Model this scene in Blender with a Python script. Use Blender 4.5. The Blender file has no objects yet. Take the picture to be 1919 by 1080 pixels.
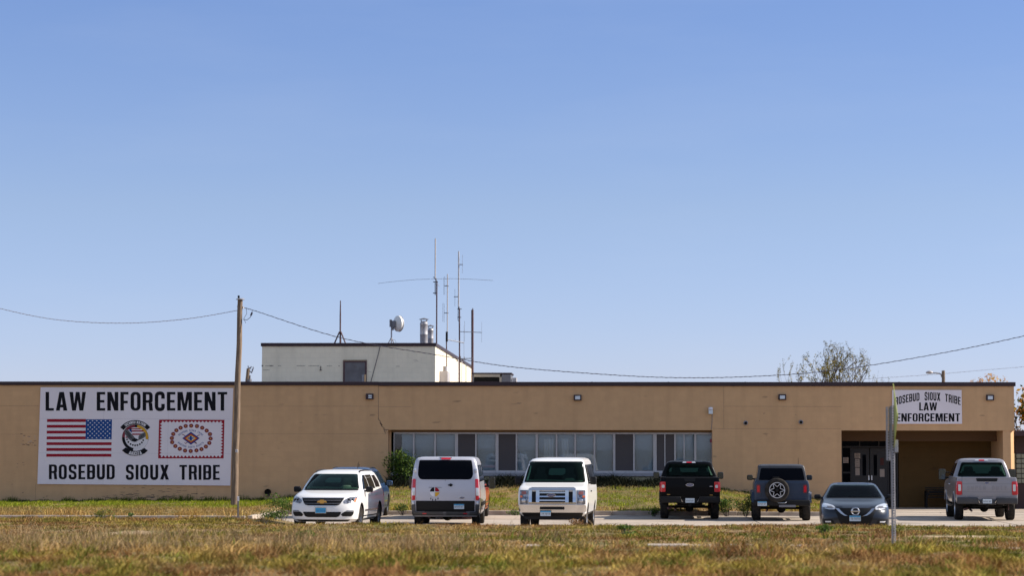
import bpy, bmesh, math, random
import numpy as np
from mathutils import Vector, Matrix, Euler
R = math.radians
rnd = random.Random(7)
scn = bpy.context.scene
COL = scn.collection

# ---------------------------------------------------------------- camera
F = 4500.0                      # focal length in photo pixels (1919 wide)
CAMY, CAMZ = -96.0, 2.4
PITCH = math.atan(300 / F)
YAW = math.atan(170.5 * math.cos(PITCH) / F)
ROLL = R(0.09)
cam_d = bpy.data.cameras.new('camera')
cam = bpy.data.objects.new('camera', cam_d); COL.objects.link(cam)
cam_d.sensor_width = 36; cam_d.lens = 36 * F / 1919
cam_d.clip_start = 0.5; cam_d.clip_end = 6000
CM = Matrix.Rotation(YAW, 3, 'Z') @ Matrix.Rotation(math.pi / 2 + PITCH, 3, 'X') @ Matrix.Rotation(ROLL, 3, 'Z')
cam.location = (0, CAMY, CAMZ); cam.rotation_euler = CM.to_euler()
cam_d.dof.use_dof = True; cam_d.dof.focus_distance = 82; cam_d.dof.aperture_fstop = 1.4
scn.camera = cam
scn.render.resolution_x = 1024; scn.render.resolution_y = 577

# ---------------------------------------------------------------- sky, sun, exposure
SUN_EL, SUN_BEHIND = 36.0, 6.0          # degrees; azimuth is to the right, a little behind the facade
w = bpy.data.worlds.new("World"); scn.world = w; w.use_nodes = True
nt = w.node_tree; nt.nodes.clear()
sky = nt.nodes.new('ShaderNodeTexSky'); sky.sky_type = 'NISHITA'; sky.sun_disc = False
sky.sun_elevation = R(SUN_EL); sky.sun_rotation = R(90 - SUN_BEHIND)
sky.altitude = 900; sky.air_density = 1.0; sky.dust_density = 0.1; sky.ozone_density = 2.2
bg = nt.nodes.new('ShaderNodeBackground'); bg.inputs[1].default_value = 0.0575
tcw = nt.nodes.new('ShaderNodeTexCoord'); spw = nt.nodes.new('ShaderNodeSeparateXYZ'); rmp = nt.nodes.new('ShaderNodeValToRGB')
nt.links.new(tcw.outputs['Generated'], spw.inputs[0]); nt.links.new(spw.outputs[2], rmp.inputs[0])
for p_, c_ in ((0.0, (.242, .258, .42)), (.10, (.303, .29, .358)), (.184, (.285, .292, .38)), (.34, (1.0, .745, .57)), (1.0, (1.0, .76, .60))):   # sky tint by height; overhead boosted and warmed to fill the shaded facade
    e_ = rmp.color_ramp.elements.new(p_) if p_ not in (0.0, 1.0) else rmp.color_ramp.elements[-1 if p_ else 0]
    e_.position = p_; e_.color = (*c_, 1)
mxw = nt.nodes.new('ShaderNodeVectorMath'); mxw.operation = 'MULTIPLY'; mxs = nt.nodes.new('ShaderNodeVectorMath'); mxs.operation = 'SCALE'; mxs.inputs[3].default_value = 3.5
nt.links.new(sky.outputs[0], mxw.inputs[0]); nt.links.new(rmp.outputs[0], mxw.inputs[1]); nt.links.new(mxw.outputs[0], mxs.inputs[0])
wo = nt.nodes.new('ShaderNodeOutputWorld')
# very faint high haze streaks
nz = nt.nodes.new('ShaderNodeTexNoise'); nz.inputs['Scale'].default_value = 5; nz.inputs['Detail'].default_value = 7; nz.inputs['Roughness'].default_value = .55
mpw = nt.nodes.new('ShaderNodeMapping'); mpw.inputs['Scale'].default_value = (1, 1, 5); mpw.inputs['Rotation'].default_value = (0, .12, 0)
nt.links.new(tcw.outputs['Generated'], mpw.inputs[0]); nt.links.new(mpw.outputs[0], nz.inputs['Vector'])
mrw = nt.nodes.new('ShaderNodeMapRange'); mrw.inputs[1].default_value = .52; mrw.inputs[2].default_value = .80; mrw.inputs[3].default_value = 0; mrw.inputs[4].default_value = .07
nt.links.new(nz.outputs[0], mrw.inputs[0])
mz = nt.nodes.new('ShaderNodeMix'); mz.data_type = 'RGBA'; mz.inputs[7].default_value = (7.0, 7.6, 8.6, 1)
nt.links.new(mrw.outputs[0], mz.inputs[0]); nt.links.new(mxs.outputs[0], mz.inputs[6]); nt.links.new(mz.outputs[2], bg.inputs[0]); nt.links.new(bg.outputs[0], wo.inputs[0])
sd = bpy.data.lights.new('sun', 'SUN'); sd.energy = 4.4; sd.angle = R(0.53); sd.color = (1, .90, .77)
sun = bpy.data.objects.new('sun', sd); COL.objects.link(sun)
sv = Vector((math.cos(R(SUN_EL)) * math.cos(R(SUN_BEHIND)), math.cos(R(SUN_EL)) * math.sin(R(SUN_BEHIND)), math.sin(R(SUN_EL))))
sun.rotation_euler = sv.to_track_quat('Z', 'Y').to_euler(); sun.location = (60, 0, 60)
scn.view_settings.view_transform = 'Standard'; scn.view_settings.look = 'None'
scn.view_settings.exposure = 0.8; scn.view_settings.gamma = 1.0
scn.render.engine = 'CYCLES'
scn.cycles.max_bounces = 6; scn.cycles.transparent_max_bounces = 12

# ---------------------------------------------------------------- helpers
def at(px, py, y):
    """world point on the plane Y=y measured at photo pixel (px,py)"""
    d = CM @ Vector(((px - 959.5) / F, -(py - 540) / F, -1))
    t = (y - CAMY) / d.y
    return Vector((d.x * t, y, CAMZ + d.z * t))
def atz(px, py, z):
    d = CM @ Vector(((px - 959.5) / F, -(py - 540) / F, -1))
    t = (z - CAMZ) / d.z
    return Vector((d.x * t, CAMY + d.y * t, z))
def X(px, y=0.0): return at(px, 840, y).x
def Z(py, y=0.0, px=960): return at(px, py, y).z

def link(o, parent=None):
    COL.objects.link(o)
    if parent is not None: o.parent = parent
    return o
def tag(o, label=None, cat=None, group=None, kind=None):
    if label: o['label'] = label
    if cat: o['category'] = cat
    if group: o['group'] = group
    if kind: o['kind'] = kind
    return o
def empty(name, loc=(0, 0, 0), rz=0, parent=None):
    o = bpy.data.objects.new(name, None); o.empty_display_size = .2
    o.location = loc; o.rotation_euler = (0, 0, rz)
    return link(o, parent)
def mobj(name, me, mat, parent=None, smooth=None):
    o = bpy.data.objects.new(name, me)
    for m in (mat if isinstance(mat, (list, tuple)) else [mat]): me.materials.append(m)
    if smooth is not None:
        me.polygons.foreach_set('use_smooth', [True] * len(me.polygons))
        me.set_sharp_from_angle(angle=R(smooth))
    return link(o, parent)
def bobj(name, bm, mat, parent=None, smooth=None):
    me = bpy.data.meshes.new(name)
    bmesh.ops.recalc_face_normals(bm, faces=bm.faces)
    bm.to_mesh(me); bm.free()
    return mobj(name, me, mat, parent, smooth)
def NB(): return bmesh.new()
def box(bm, x0, x1, y0, y1, z0, z1, mi=0):
    v = [bm.verts.new(p) for p in ((x0,y0,z0),(x1,y0,z0),(x1,y1,z0),(x0,y1,z0),(x0,y0,z1),(x1,y0,z1),(x1,y1,z1),(x0,y1,z1))]
    for f in ((0,3,2,1),(4,5,6,7),(0,1,5,4),(1,2,6,5),(2,3,7,6),(3,0,4,7)):
        fc = bm.faces.new([v[i] for i in f]); fc.material_index = mi
    return v
def rbox(bm, x0, x1, y0, y1, z0, z1, r=.01, seg=2, mi=0):
    t = bmesh.new(); box(t, x0, x1, y0, y1, z0, z1)
    bmesh.ops.bevel(t, geom=t.edges[:], offset=r, segments=seg, profile=.5, affect='EDGES')
    merge(bm, t, mi)
def merge(bm, t, mi=0, M=None):
    mp = {v: bm.verts.new(M @ v.co if M is not None else v.co) for v in t.verts}
    for f in t.faces:
        try: g = bm.faces.new([mp[v] for v in f.verts]); g.material_index = mi
        except ValueError: pass
    t.free()
def tube(bm, pts, rad, n=8, mi=0, caps=True):
    pts = [Vector(p) for p in pts]
    if not isinstance(rad, (list, tuple)): rad = [rad] * len(pts)
    rings = []; up = None
    for i, p in enumerate(pts):
        d = (pts[min(i+1, len(pts)-1)] - pts[max(i-1, 0)]).normalized()
        if up is None:
            up = Vector((0, 0, 1)) if abs(d.z) < .9 else Vector((1, 0, 0))
        a = d.cross(up)
        if a.length < 1e-4: a = d.orthogonal()
        a.normalize(); b = a.cross(d).normalized(); up = b
        rings.append([bm.verts.new(p + (a * math.cos(6.28318 * k / n) + b * math.sin(6.28318 * k / n)) * rad[i]) for k in range(n)])
    for r0, r1 in zip(rings, rings[1:]):
        for k in range(n):
            f = bm.faces.new((r0[k], r0[(k+1) % n], r1[(k+1) % n], r1[k])); f.material_index = mi
    if caps:
        bm.faces.new(rings[0][::-1]).material_index = mi; bm.faces.new(rings[-1]).material_index = mi
def lathe(bm, prof, n=24, M=None, mi=0, close=False):
    """profile (r, h) revolved about local Z, then M"""
    rings = []
    for r, h in prof:
        if r < 1e-5: rings.append([bm.verts.new(M @ Vector((0, 0, h)) if M else (0, 0, h))])
        else: rings.append([bm.verts.new((M @ Vector((r*math.cos(6.28318*k/n), r*math.sin(6.28318*k/n), h))) if M else Vector((r*math.cos(6.28318*k/n), r*math.sin(6.28318*k/n), h))) for k in range(n)])
    prs = list(zip(rings, rings[1:]))
    if close: prs.append((rings[-1], rings[0]))
    for a, b in prs:
        for k in range(n):
            k2 = (k+1) % n
            if len(a) == 1 and len(b) == 1: continue
            if len(a) == 1: q = (a[0], b[k2], b[k])
            elif len(b) == 1: q = (a[k], a[k2], b[0])
            else: q = (a[k], a[k2], b[k2], b[k])
            bm.faces.new(q).material_index = mi

# ---------------------------------------------------------------- materials
def mat(name, col, rough=.6, metal=0, coat=0, spec=.5, emit=None):
    m = bpy.data.materials.new(name); m.use_nodes = True
    b = m.node_tree.nodes['Principled BSDF']
    b.inputs['Base Color'].default_value = (*col, 1); b.inputs['Roughness'].default_value = rough
    b.inputs['Metallic'].default_value = metal; b.inputs['Coat Weight'].default_value = coat
    b.inputs['Coat Roughness'].default_value = .03; b.inputs['Specular IOR Level'].default_value = spec
    return m
def noisy(m, scale=3, amt=.3, detail=6, c2=None, lo=.35, hi=.65, bump=0, bscale=None, stretch=(1, 1, 1), coord='Object'):
    """mottle a material: mixes base colour towards c2 with noise, optional bump"""
    nt = m.node_tree; N = nt.nodes; b = N['Principled BSDF']
    tc = N.new('ShaderNodeTexCoord'); mp = N.new('ShaderNodeMapping'); mp.inputs['Scale'].default_value = stretch
    nt.links.new(tc.outputs[coord], mp.inputs[0])
    no = N.new('ShaderNodeTexNoise'); no.inputs['Scale'].default_value = scale; no.inputs['Detail'].default_value = detail
    nt.links.new(mp.outputs[0], no.inputs['Vector'])
    mr = N.new('ShaderNodeMapRange'); mr.inputs[1].default_value = lo; mr.inputs[2].default_value = hi
    mr.inputs[3].default_value = 0; mr.inputs[4].default_value = amt
    nt.links.new(no.outputs[0], mr.inputs[0])
    mx = N.new('ShaderNodeMix'); mx.data_type = 'RGBA'
    src = b.inputs['Base Color']
    if src.is_linked: nt.links.new(src.links[0].from_socket, mx.inputs[6])
    else: mx.inputs[6].default_value = src.default_value[:]
    c = c2 or tuple(v * .5 for v in src.default_value[:3])
    mx.inputs[7].default_value = (*c, 1)
    nt.links.new(mr.outputs[0], mx.inputs[0]); nt.links.new(mx.outputs[2], src)
    if bump:
        n2 = N.new('ShaderNodeTexNoise'); n2.inputs['Scale'].default_value = bscale or scale * 6; n2.inputs['Detail'].default_value = 4
        nt.links.new(mp.outputs[0], n2.inputs['Vector'])
        bp = N.new('ShaderNodeBump'); bp.inputs['Strength'].default_value = bump; bp.inputs['Distance'].default_value = .02
        nt.links.new(n2.outputs[0], bp.inputs['Height']); nt.links.new(bp.outputs[0], b.inputs['Normal'])
    return m
def block_wall(name, col, stain, line=.93, bump=.15, cw=.406, chh=.203):
    """painted concrete block: faint mortar joints, mottling, streaks and chipped spots"""
    m = mat(name, col, .85, spec=.25); nt = m.node_tree; N = nt.nodes; L = nt.links; b = N['Principled BSDF']
    tc = N.new('ShaderNodeTexCoord'); sp = N.new('ShaderNodeSeparateXYZ'); L.new(tc.outputs['Object'], sp.inputs[0])
    ad = N.new('ShaderNodeMath'); ad.operation = 'ADD'; L.new(sp.outputs[0], ad.inputs[0]); L.new(sp.outputs[1], ad.inputs[1])
    cb = N.new('ShaderNodeCombineXYZ'); L.new(ad.outputs[0], cb.inputs[0]); L.new(sp.outputs[2], cb.inputs[1])
    br = N.new('ShaderNodeTexBrick'); br.inputs['Scale'].default_value = 1; br.inputs['Brick Width'].default_value = cw
    br.inputs['Row Height'].default_value = chh; br.inputs['Mortar Size'].default_value = .007; br.inputs['Mortar Smooth'].default_value = .4
    br.inputs['Color1'].default_value = (*col, 1); br.inputs['Color2'].default_value = (*[c*.95 for c in col], 1)
    br.inputs['Mortar'].default_value = (*[c*line for c in col], 1)
    L.new(cb.outputs[0], br.inputs['Vector']); L.new(br.outputs[0], b.inputs['Base Color'])
    bp = N.new('ShaderNodeBump'); bp.inputs['Strength'].default_value = bump; bp.inputs['Distance'].default_value = .008; bp.invert = True
    L.new(br.outputs['Fac'], bp.inputs['Height']); L.new(bp.outputs[0], b.inputs['Normal'])
    noisy(m, .5, .35, 8, tuple(c*.78 for c in col), .35, .7)
    noisy(m, 3, .3, 6, tuple(c*1.15 for c in col), .45, .75)
    noisy(m, 1.1, .38, 6, tuple(c*.70 for c in col), .48, .75, stretch=(2.2, 2.2, .22))
    noisy(m, 1.6, .8, 10, stain, .66, .72, stretch=(.8, .8, 2.6))
    return m
M = {}
M['tan'] = block_wall('tan_block', (.61, .38, .205), (.32, .21, .12))
M['white_block'] = block_wall('white_block', (.88, .78, .60), (.5, .44, .36), line=.86)
M['cream'] = noisy(mat('cream_base', (.50, .42, .25), .85), 3, .5)
M['maroon'] = noisy(mat('maroon_metal', (.022, .008, .013), .5), 1.2, .5, 4, (.04, .015, .02))
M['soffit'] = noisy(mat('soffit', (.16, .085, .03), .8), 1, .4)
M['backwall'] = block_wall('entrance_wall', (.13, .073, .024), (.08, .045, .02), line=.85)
M['sign'] = noisy(mat('sign_white', (.78, .72, .76), .45), 1.2, .25, 6, (.66, .61, .65))
M['ink'] = mat('sign_black', (.008, .008, .012), .6, spec=.12)
M['red'] = mat('sign_red', (.30, .006, .022), .5, spec=.2)
M['blue'] = mat('sign_blue', (.008, .06, .24), .5, spec=.2)
M['ltblue'] = mat('sign_text_blue', (.05, .10, .30), .5)
M['white'] = mat('paint_white', (.72, .70, .74), .5)
M['yellow'] = mat('sign_yellow', (.62, .33, .01), .5)
M['orange'] = mat('sign_orange', (.65, .2, .02), .5)
M['flower'] = mat('flower_red', (.20, .008, .03), .5)
M['greyfeather'] = mat('feather_grey', (.10, .10, .11), .6)
M['alu'] = noisy(mat('window_frame', (.50, .47, .47), .5, .2), 4, .3)
M['alu2'] = mat('sill_metal', (.30, .29, .31), .5, .2)
M['blind'] = noisy(mat('blind', (.80, .84, .87), .7), 2, .4, 4, (.66, .70, .74))
M['curtain'] = mat('curtain', (.88, .90, .92), .8)
M['screen'] = mat('insect_screen', (.085, .074, .075), .8, spec=.1)
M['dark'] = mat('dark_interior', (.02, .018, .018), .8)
M['floor'] = mat('interior_floor', (.12, .1, .08), .8)
M['black'] = mat('black_plastic', (.009, .009, .010), .5, spec=.2)
M['rubber'] = noisy(mat('tyre_rubber', (.014, .014, .015), .85, spec=.15), 6, .6, 5, (.06, .05, .04))
M['chrome'] = mat('chrome', (.66, .65, .66), .16, 1)
M['mirror'] = mat('mirror', (.09, .11, .13), .08, 1)
M['silver'] = mat('alloy', (.55, .55, .57), .3, 1)
M['rim_dark'] = mat('dark_alloy', (.16, .16, .17), .35, .9)
M['steel'] = noisy(mat('galvanised', (.42, .41, .43), .5, .55), 8, .5, 6, (.25, .25, .27))
M['rust'] = noisy(mat('rusty_steel', (.10, .045, .045), .6, .2), 9, .6, 6, (.05, .03, .04))
M['greymetal'] = mat('grey_metal', (.18, .18, .20), .5, .5)
M['wood'] = noisy(mat('pole_wood', (.26, .185, .125), .85), 5, .8, 8, (.10, .07, .05), .35, .6, bump=.5, bscale=12, stretch=(4, 4, .35))
M['wire'] = mat('wire', (.05, .045, .07), .5)
M['wire_pale'] = mat('wire_alu', (.35, .32, .36), .4, .5)  # paler, half-metallic wire
M['concrete'] = noisy(noisy(mat('concrete', (.41, .345, .28), .9), .7, .6, 10, (.25, .205, .16), .4, .7, bump=.3, bscale=30), .35, .75, 9, (.16, .135, .11), .58, .68)
M['kerb'] = noisy(mat('kerb_concrete', (.44, .37, .31), .9), 2, .7, 8, (.22, .18, .14), .4, .65)
M['lens_red'] = mat('lens_red', (.50, .008, .02), .15, coat=.6)
M['lens_white'] = mat('lens_clear', (.62, .64, .68), .12, .3, coat=.6)
M['headlamp'] = noisy(mat('headlamp', (.34, .35, .39), .15, .6, coat=.5), 14, .8, 3, (.06, .06, .07), .42, .58)
M['lens_amber'] = mat('lens_amber', (.7, .16, .05), .2)
M['plate'] = mat('plate_white', (.55, .62, .68), .4)
M['plateblue'] = mat('plate_blue', (.03, .30, .55), .4)
M['paper'] = mat('paper', (.55, .45, .38), .8)
M['logoblue'] = mat('oval_blue', (.01, .03, .14), .25, coat=.5)
M['gold'] = mat('badge_gold', (.65, .38, .10), .3, .7)
M['lampglass'] = mat('lamp_glass', (.62, .68, .74), .25)
M['under'] = mat('underbody', (.012, .011, .010), .9, spec=.1)
def glassy(name, col, rough=.03, spec=.5):
    m = mat(name, col, rough, spec=spec); return m
M['glass'] = glassy('vehicle_glass', (.004, .007, .007), .03, .16)
M['glassg'] = glassy('vehicle_glass_green', (.004, .011, .009), .03, .16)
M['tint'] = glassy('tinted_glass', (.004, .005, .008), .04, .10)
def paint(name, col, metal=0, rough=.35, coat=.6, spec=.4):
    m = mat(name, col, rough, metal, coat=coat, spec=spec)
    return noisy(m, 2.0, .25, 5, tuple(c * .8 for c in col), .45, .8)
M['p_white'] = paint('paint_white_car', (.74, .73, .72))
M['p_pewter'] = paint('paint_pewter', (.27, .26, .28), .35, .38)
M['p_silver'] = paint('paint_silver', (.50, .50, .56), .25, .38)
M['p_black'] = paint('paint_black', (.003, .003, .004), 0, .3, .06, .08)
M['p_blue'] = paint('paint_steel_blue', (.019, .034, .066), .2, .35, .2)
M['p_grey'] = paint('paint_gunmetal', (.017, .021, .031), .4, .3, .3)
M['p_red'] = paint('paint_red', (.36, .05, .025))
M['p_dblue'] = paint('paint_deep_blue', (.012, .05, .14), .2)
# thin window glass: mostly clear, mirror-like at the surface
def thin_glass(tint=(.80, .84, .86), ior=1.5):
    m = bpy.data.materials.new('window_glass'); m.use_nodes = True; nt = m.node_tree; nt.nodes.clear()
    o = nt.nodes.new('ShaderNodeOutputMaterial'); mx = nt.nodes.new('ShaderNodeMixShader')
    tr = nt.nodes.new('ShaderNodeBsdfTransparent'); tr.inputs[0].default_value = (*tint, 1)
    gl = nt.nodes.new('ShaderNodeBsdfGlossy'); gl.inputs[1].default_value = .02 if 'Roughness' in gl.inputs else .02
    gl.inputs['Roughness'].default_value = .02; gl.inputs['Color'].default_value = (1, 1, 1, 1)
    fr = nt.nodes.new('ShaderNodeFresnel'); fr.inputs[0].default_value = ior
    nt.links.new(fr.outputs[0], mx.inputs[0]); nt.links.new(tr.outputs[0], mx.inputs[1]); nt.links.new(gl.outputs[0], mx.inputs[2])
    nt.links.new(mx.outputs[0], o.inputs[0]); return m
M['pane'] = thin_glass()
M['car_glass'] = thin_glass((.60, .72, .66), 1.12)
M['car_glass'].name = 'clear_car_glass'
for k_ in ('glass', 'glassg', 'tint'): M[k_].node_tree.nodes['Principled BSDF'].inputs['IOR'].default_value = 1.22

# ---------------------------------------------------------------- flat shapes and lettering
def rr(x0, y0, x1, y1, r, n=5):
    rs = r if isinstance(r, (list, tuple)) else (r,) * 4      # bl, br, tr, tl
    out = []
    for (cx, cy, a0), q in zip(((x0, y0, 180), (x1, y0, 270), (x1, y1, 0), (x0, y1, 90)), rs):
        if q <= 0: out.append((cx, cy)); continue
        mx = cx + (q if cx == x0 else -q); my = cy + (q if cy == y0 else -q)
        for i in range(n + 1):
            a = R(a0 + 90 * i / n); out.append((mx + q * math.cos(a), my + q * math.sin(a)))
    return out
def rpath(pts, r, n=5):
    out = [pts[0]]
    for i in range(1, len(pts) - 1):
        p, a, b = Vector(pts[i]), Vector(pts[i-1]), Vector(pts[i+1])
        q = min(r, (p-a).length*.49, (p-b).length*.49)
        s, e = p + (a-p).normalized()*q, p + (b-p).normalized()*q
        for k in range(n + 1):
            t = k / n; out.append(tuple(s*(1-t)**2 + p*2*t*(1-t) + e*t*t))
    out.append(pts[-1]); return out
def stroke(pts, t):
    l, r = [], []
    for i, p in enumerate(pts):
        a = Vector(pts[max(i-1, 0)]); b = Vector(pts[min(i+1, len(pts)-1)]); d = (b-a).normalized(); n = Vector((-d.y, d.x)) * t / 2
        l.append((p[0]+n.x, p[1]+n.y)); r.append((p[0]-n.x, p[1]-n.y))
    return l + r[::-1]
def make_glyphs(t=.19, h=.135):
    W = .545; q = t/2; G = {}
    G['I'] = (t, [[(0,0),(t,0),(t,1),(0,1)]])
    G['L'] = (.45, [[(0,0),(.45,0),(.45,h),(t,h),(t,1),(0,1)]])
    G['T'] = (.52, [[(.26-q,0),(.26+q,0),(.26+q,1-h),(.52,1-h),(.52,1),(0,1),(0,1-h),(.26-q,1-h)]])
    G['E'] = (.46, [[(0,0),(.46,0),(.46,h),(t,h),(t,.5-h/2),(.42,.5-h/2),(.42,.5+h/2),(t,.5+h/2),(t,1-h),(.46,1-h),(.46,1),(0,1)]])
    G['F'] = (.44, [[(0,0),(t,0),(t,.46-h/2),(.40,.46-h/2),(.40,.46+h/2),(t,.46+h/2),(t,1-h),(.44,1-h),(.44,1),(0,1)]])
    G['H'] = (W, [[(0,0),(t,0),(t,.43),(W-t,.43),(W-t,0),(W,0),(W,1),(W-t,1),(W-t,.57),(t,.57),(t,1),(0,1)]])
    G['N'] = (.60, [[(0,0),(0,1),(.22,1),(.405,.47),(.405,1),(.60,1),(.60,0),(.38,0),(.195,.53),(.195,0)]])
    G['M'] = (.79, [[(0,0),(0,1),(.28,1),(.395,.36),(.51,1),(.79,1),(.79,0),(.60,0),(.60,.62),(.47,0),(.32,0),(.19,.62),(.19,0)]])
    G['W'] = (.90, [[(0,1),(.20,1),(.265,.36),(.35,1),(.55,1),(.635,.36),(.70,1),(.90,1),(.755,0),(.545,0),(.45,.58),(.355,0),(.145,0)]])
    G['A'] = (.62, [[(0,0),(.185,1),(.435,1),(.62,0),(.41,0),(.385,.17),(.235,.17),(.21,0)], [(.255,.32),(.365,.32),(.31,.70)]])
    G['X'] = (.60, [[(0,0),(.22,0),(.30,.27),(.38,0),(.60,0),(.42,.5),(.59,1),(.375,1),(.30,.74),(.225,1),(.01,1),(.18,.5)]])
    G['K'] = (.56, [[(0,0),(t,0),(t,.26),(.25,.36),(.37,0),(.59,0),(.37,.60),(.57,1),(.36,1),(t,.64),(t,1),(0,1)]])
    G['Y'] = (.56, [[(.28-q,0),(.28+q,0),(.28+q,.40),(.56,1),(.38,1),(.28,.62),(.18,1),(0,1),(.28-q,.40)]])
    G['O'] = (W, [rr(0,0,W,1,.22), rr(t,h,W-t,1-h,.09)])
    G['D'] = (W, [rr(0,0,W,1,(0,.22,.22,0)), rr(t,h,W-t,1-h,(0,.09,.09,0))])
    G['B'] = (W, [rr(0,0,W,1,(0,.19,.17,0)), rr(t,h,W-t,.5-h*.35,(0,.06,.06,0)), rr(t,.5+h*.55,W-t,1-h,(0,.06,.06,0))])
    G['P'] = (W, [rr(0,.42,W,1,(0,.18,.18,0)), rr(t,.42+h,W-t,1-h,(0,.06,.06,0)), [(0,0),(t,0),(t,.419),(0,.419)]])
    G['R'] = (W, [rr(0,.42,W,1,(0,.12,.18,0)), rr(t,.42+h,W-t,1-h,(0,.06,.06,0)), [(0,0),(t,0),(t,.419),(0,.419)], [(W-t+.01,0),(W+.015,0),(W-.03,.419),(W-t-.03,.419)]])
    G['U'] = (W, [stroke(rpath([(q,1),(q,h/2),(W-q,h/2),(W-q,1)], .2), t)])
    G['C'] = (W, [stroke(rpath([(W-q,.64),(W-q,1-h/2),(q,1-h/2),(q,h/2),(W-q,h/2),(W-q,.36)], .2), t)])
    G['G'] = (W, [stroke(rpath([(W-q,.68),(W-q,1-h/2),(q,1-h/2),(q,h/2),(W-q,h/2),(W-q,.50)], .2), t), [(.28,.42),(W-t-.001,.42),(W-t-.001,.53),(.28,.53)]])
    G['S'] = (W, [stroke(rpath([(W-q,.68),(W-q,1-h/2),(q,1-h/2),(q,.56),(W-q,.44),(W-q,h/2),(q,h/2),(q,.31)], .15), t*.93)])
    G[' '] = (.30, [])
    return G
GL = make_glyphs()
def text_loops(s, gap=.13, space=None):
    """loops of a line of letters, height 1, starting at 0; returns loops and width"""
    out, x = [], 0
    for c in s:
        w_, lp = GL[c]
        if c == ' ' and space: w_ = space
        out += [[(x + a, b) for a, b in l] for l in lp]; x += w_ + gap
    return out, x - gap
def flat(name, loops, fn, mat_, parent, thick=.004, subdiv=False):
    """2-D loops (even-odd filled) -> mesh with thickness; fn maps (u,v) to world point, thickness goes towards -Y"""
    bb = [(min(p[0] for p in l), min(p[1] for p in l), max(p[0] for p in l), max(p[1] for p in l)) for l in loops]
    inside = lambda i, j: i != j and bb[i][0] > bb[j][0] and bb[i][1] > bb[j][1] and bb[i][2] < bb[j][2] and bb[i][3] < bb[j][3]
    host = [next((j for j in range(len(loops)) if inside(i, j)), None) for i in range(len(loops))]
    groups = {i: [i] for i, h_ in enumerate(host) if h_ is None}
    for i, h_ in enumerate(host):
        if h_ is not None: groups[h_].append(i)
    bm = bmesh.new()
    for g_ in groups.values():
        if len(g_) == 1:      # plain outline: one n-gon, ear-clipped by Blender
            q_ = []
            for p in loops[g_[0]]:
                if not q_ or (abs(p[0]-q_[-1][0]) + abs(p[1]-q_[-1][1])) > 1e-7: q_.append(p)
            if abs(q_[0][0]-q_[-1][0]) + abs(q_[0][1]-q_[-1][1]) < 1e-7: q_.pop()
            bm.faces.new([bm.verts.new((p[0], p[1], 0)) for p in q_]); continue
        o0, s0 = bb[g_[0]][:2], 1 / max(bb[g_[0]][2]-bb[g_[0]][0], bb[g_[0]][3]-bb[g_[0]][1], 1e-9)
        cu = bpy.data.curves.new('t', 'CURVE'); cu.dimensions = '2D'; cu.fill_mode = 'BOTH'
        for l in (loops[i] for i in g_):
            sp = cu.splines.new('POLY'); sp.points.add(len(l) - 1)
            for i, (a, b) in enumerate(l): sp.points[i].co = ((a-o0[0])*s0, (b-o0[1])*s0, 0, 1)
            sp.use_cyclic_u = True
        o = bpy.data.objects.new('t', cu)
        me = bpy.data.meshes.new_from_object(o)
        bpy.data.objects.remove(o); bpy.data.curves.remove(cu)
        k0 = len(bm.verts); bm.from_mesh(me); bpy.data.meshes.remove(me); bm.verts.ensure_lookup_table()
        for v in bm.verts[k0:]: v.co.x = v.co.x/s0 + o0[0]; v.co.y = v.co.y/s0 + o0[1]
    top = bm.faces[:]
    r = bmesh.ops.extrude_face_region(bm, geom=top)
    nv = set(v for v in r['geom'] if isinstance(v, bmesh.types.BMVert))
    for v in bm.verts:
        p = Vector(fn(v.co.x, v.co.y))
        if v in nv: p = p + Vector((0, -thick, 0))
        v.co = p
    return bobj(name, bm, mat_, parent)
def fitline(s, x0, x1, yb, yt, gap=.13, space=None, shear=0):
    """loops in photo coordinates (y down) filling x0..x1, baseline yb, top yt"""
    lp, w_ = text_loops(s, gap, space); k = (x1 - x0) / w_
    return [[(x0 + a * k, yb + (yt - yb) * b) for a, b in l] for l in lp]
def arcline(s, cx, cy, r, hgt, a0, a1, top=True, ey=1.0, gap=.13, space=None):
    """letters along an arc; angles in degrees from the top (or bottom) of the circle, y down"""
    lp, w_ = text_loops(s, gap, space); out = []
    for l in lp:
        q = []
        for a, b in l:
            t = R(a0 + (a1 - a0) * a / w_)
            rad = r + b * hgt if top else r - b * hgt
            q.append((cx + rad * math.sin(t), cy + (-rad if top else rad) * math.cos(t) * ey))
        out.append(q)
    return out
def circ(cx, cy, rx, ry=None, n=24, a0=0, a1=360):
    ry = ry or rx
    return [(cx + rx*math.cos(R(a0+(a1-a0)*i/n)), cy + ry*math.sin(R(a0+(a1-a0)*i/n))) for i in range(n + (0 if a1-a0 == 360 else 1))]
def sector(cx, cy, r0, r1, a0, a1, n=14):
    return circ(cx, cy, r1, None, n, a0, a1) + (circ(cx, cy, r0, None, n, a0, a1)[::-1] if r0 > 0 else [(cx, cy)])

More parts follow.
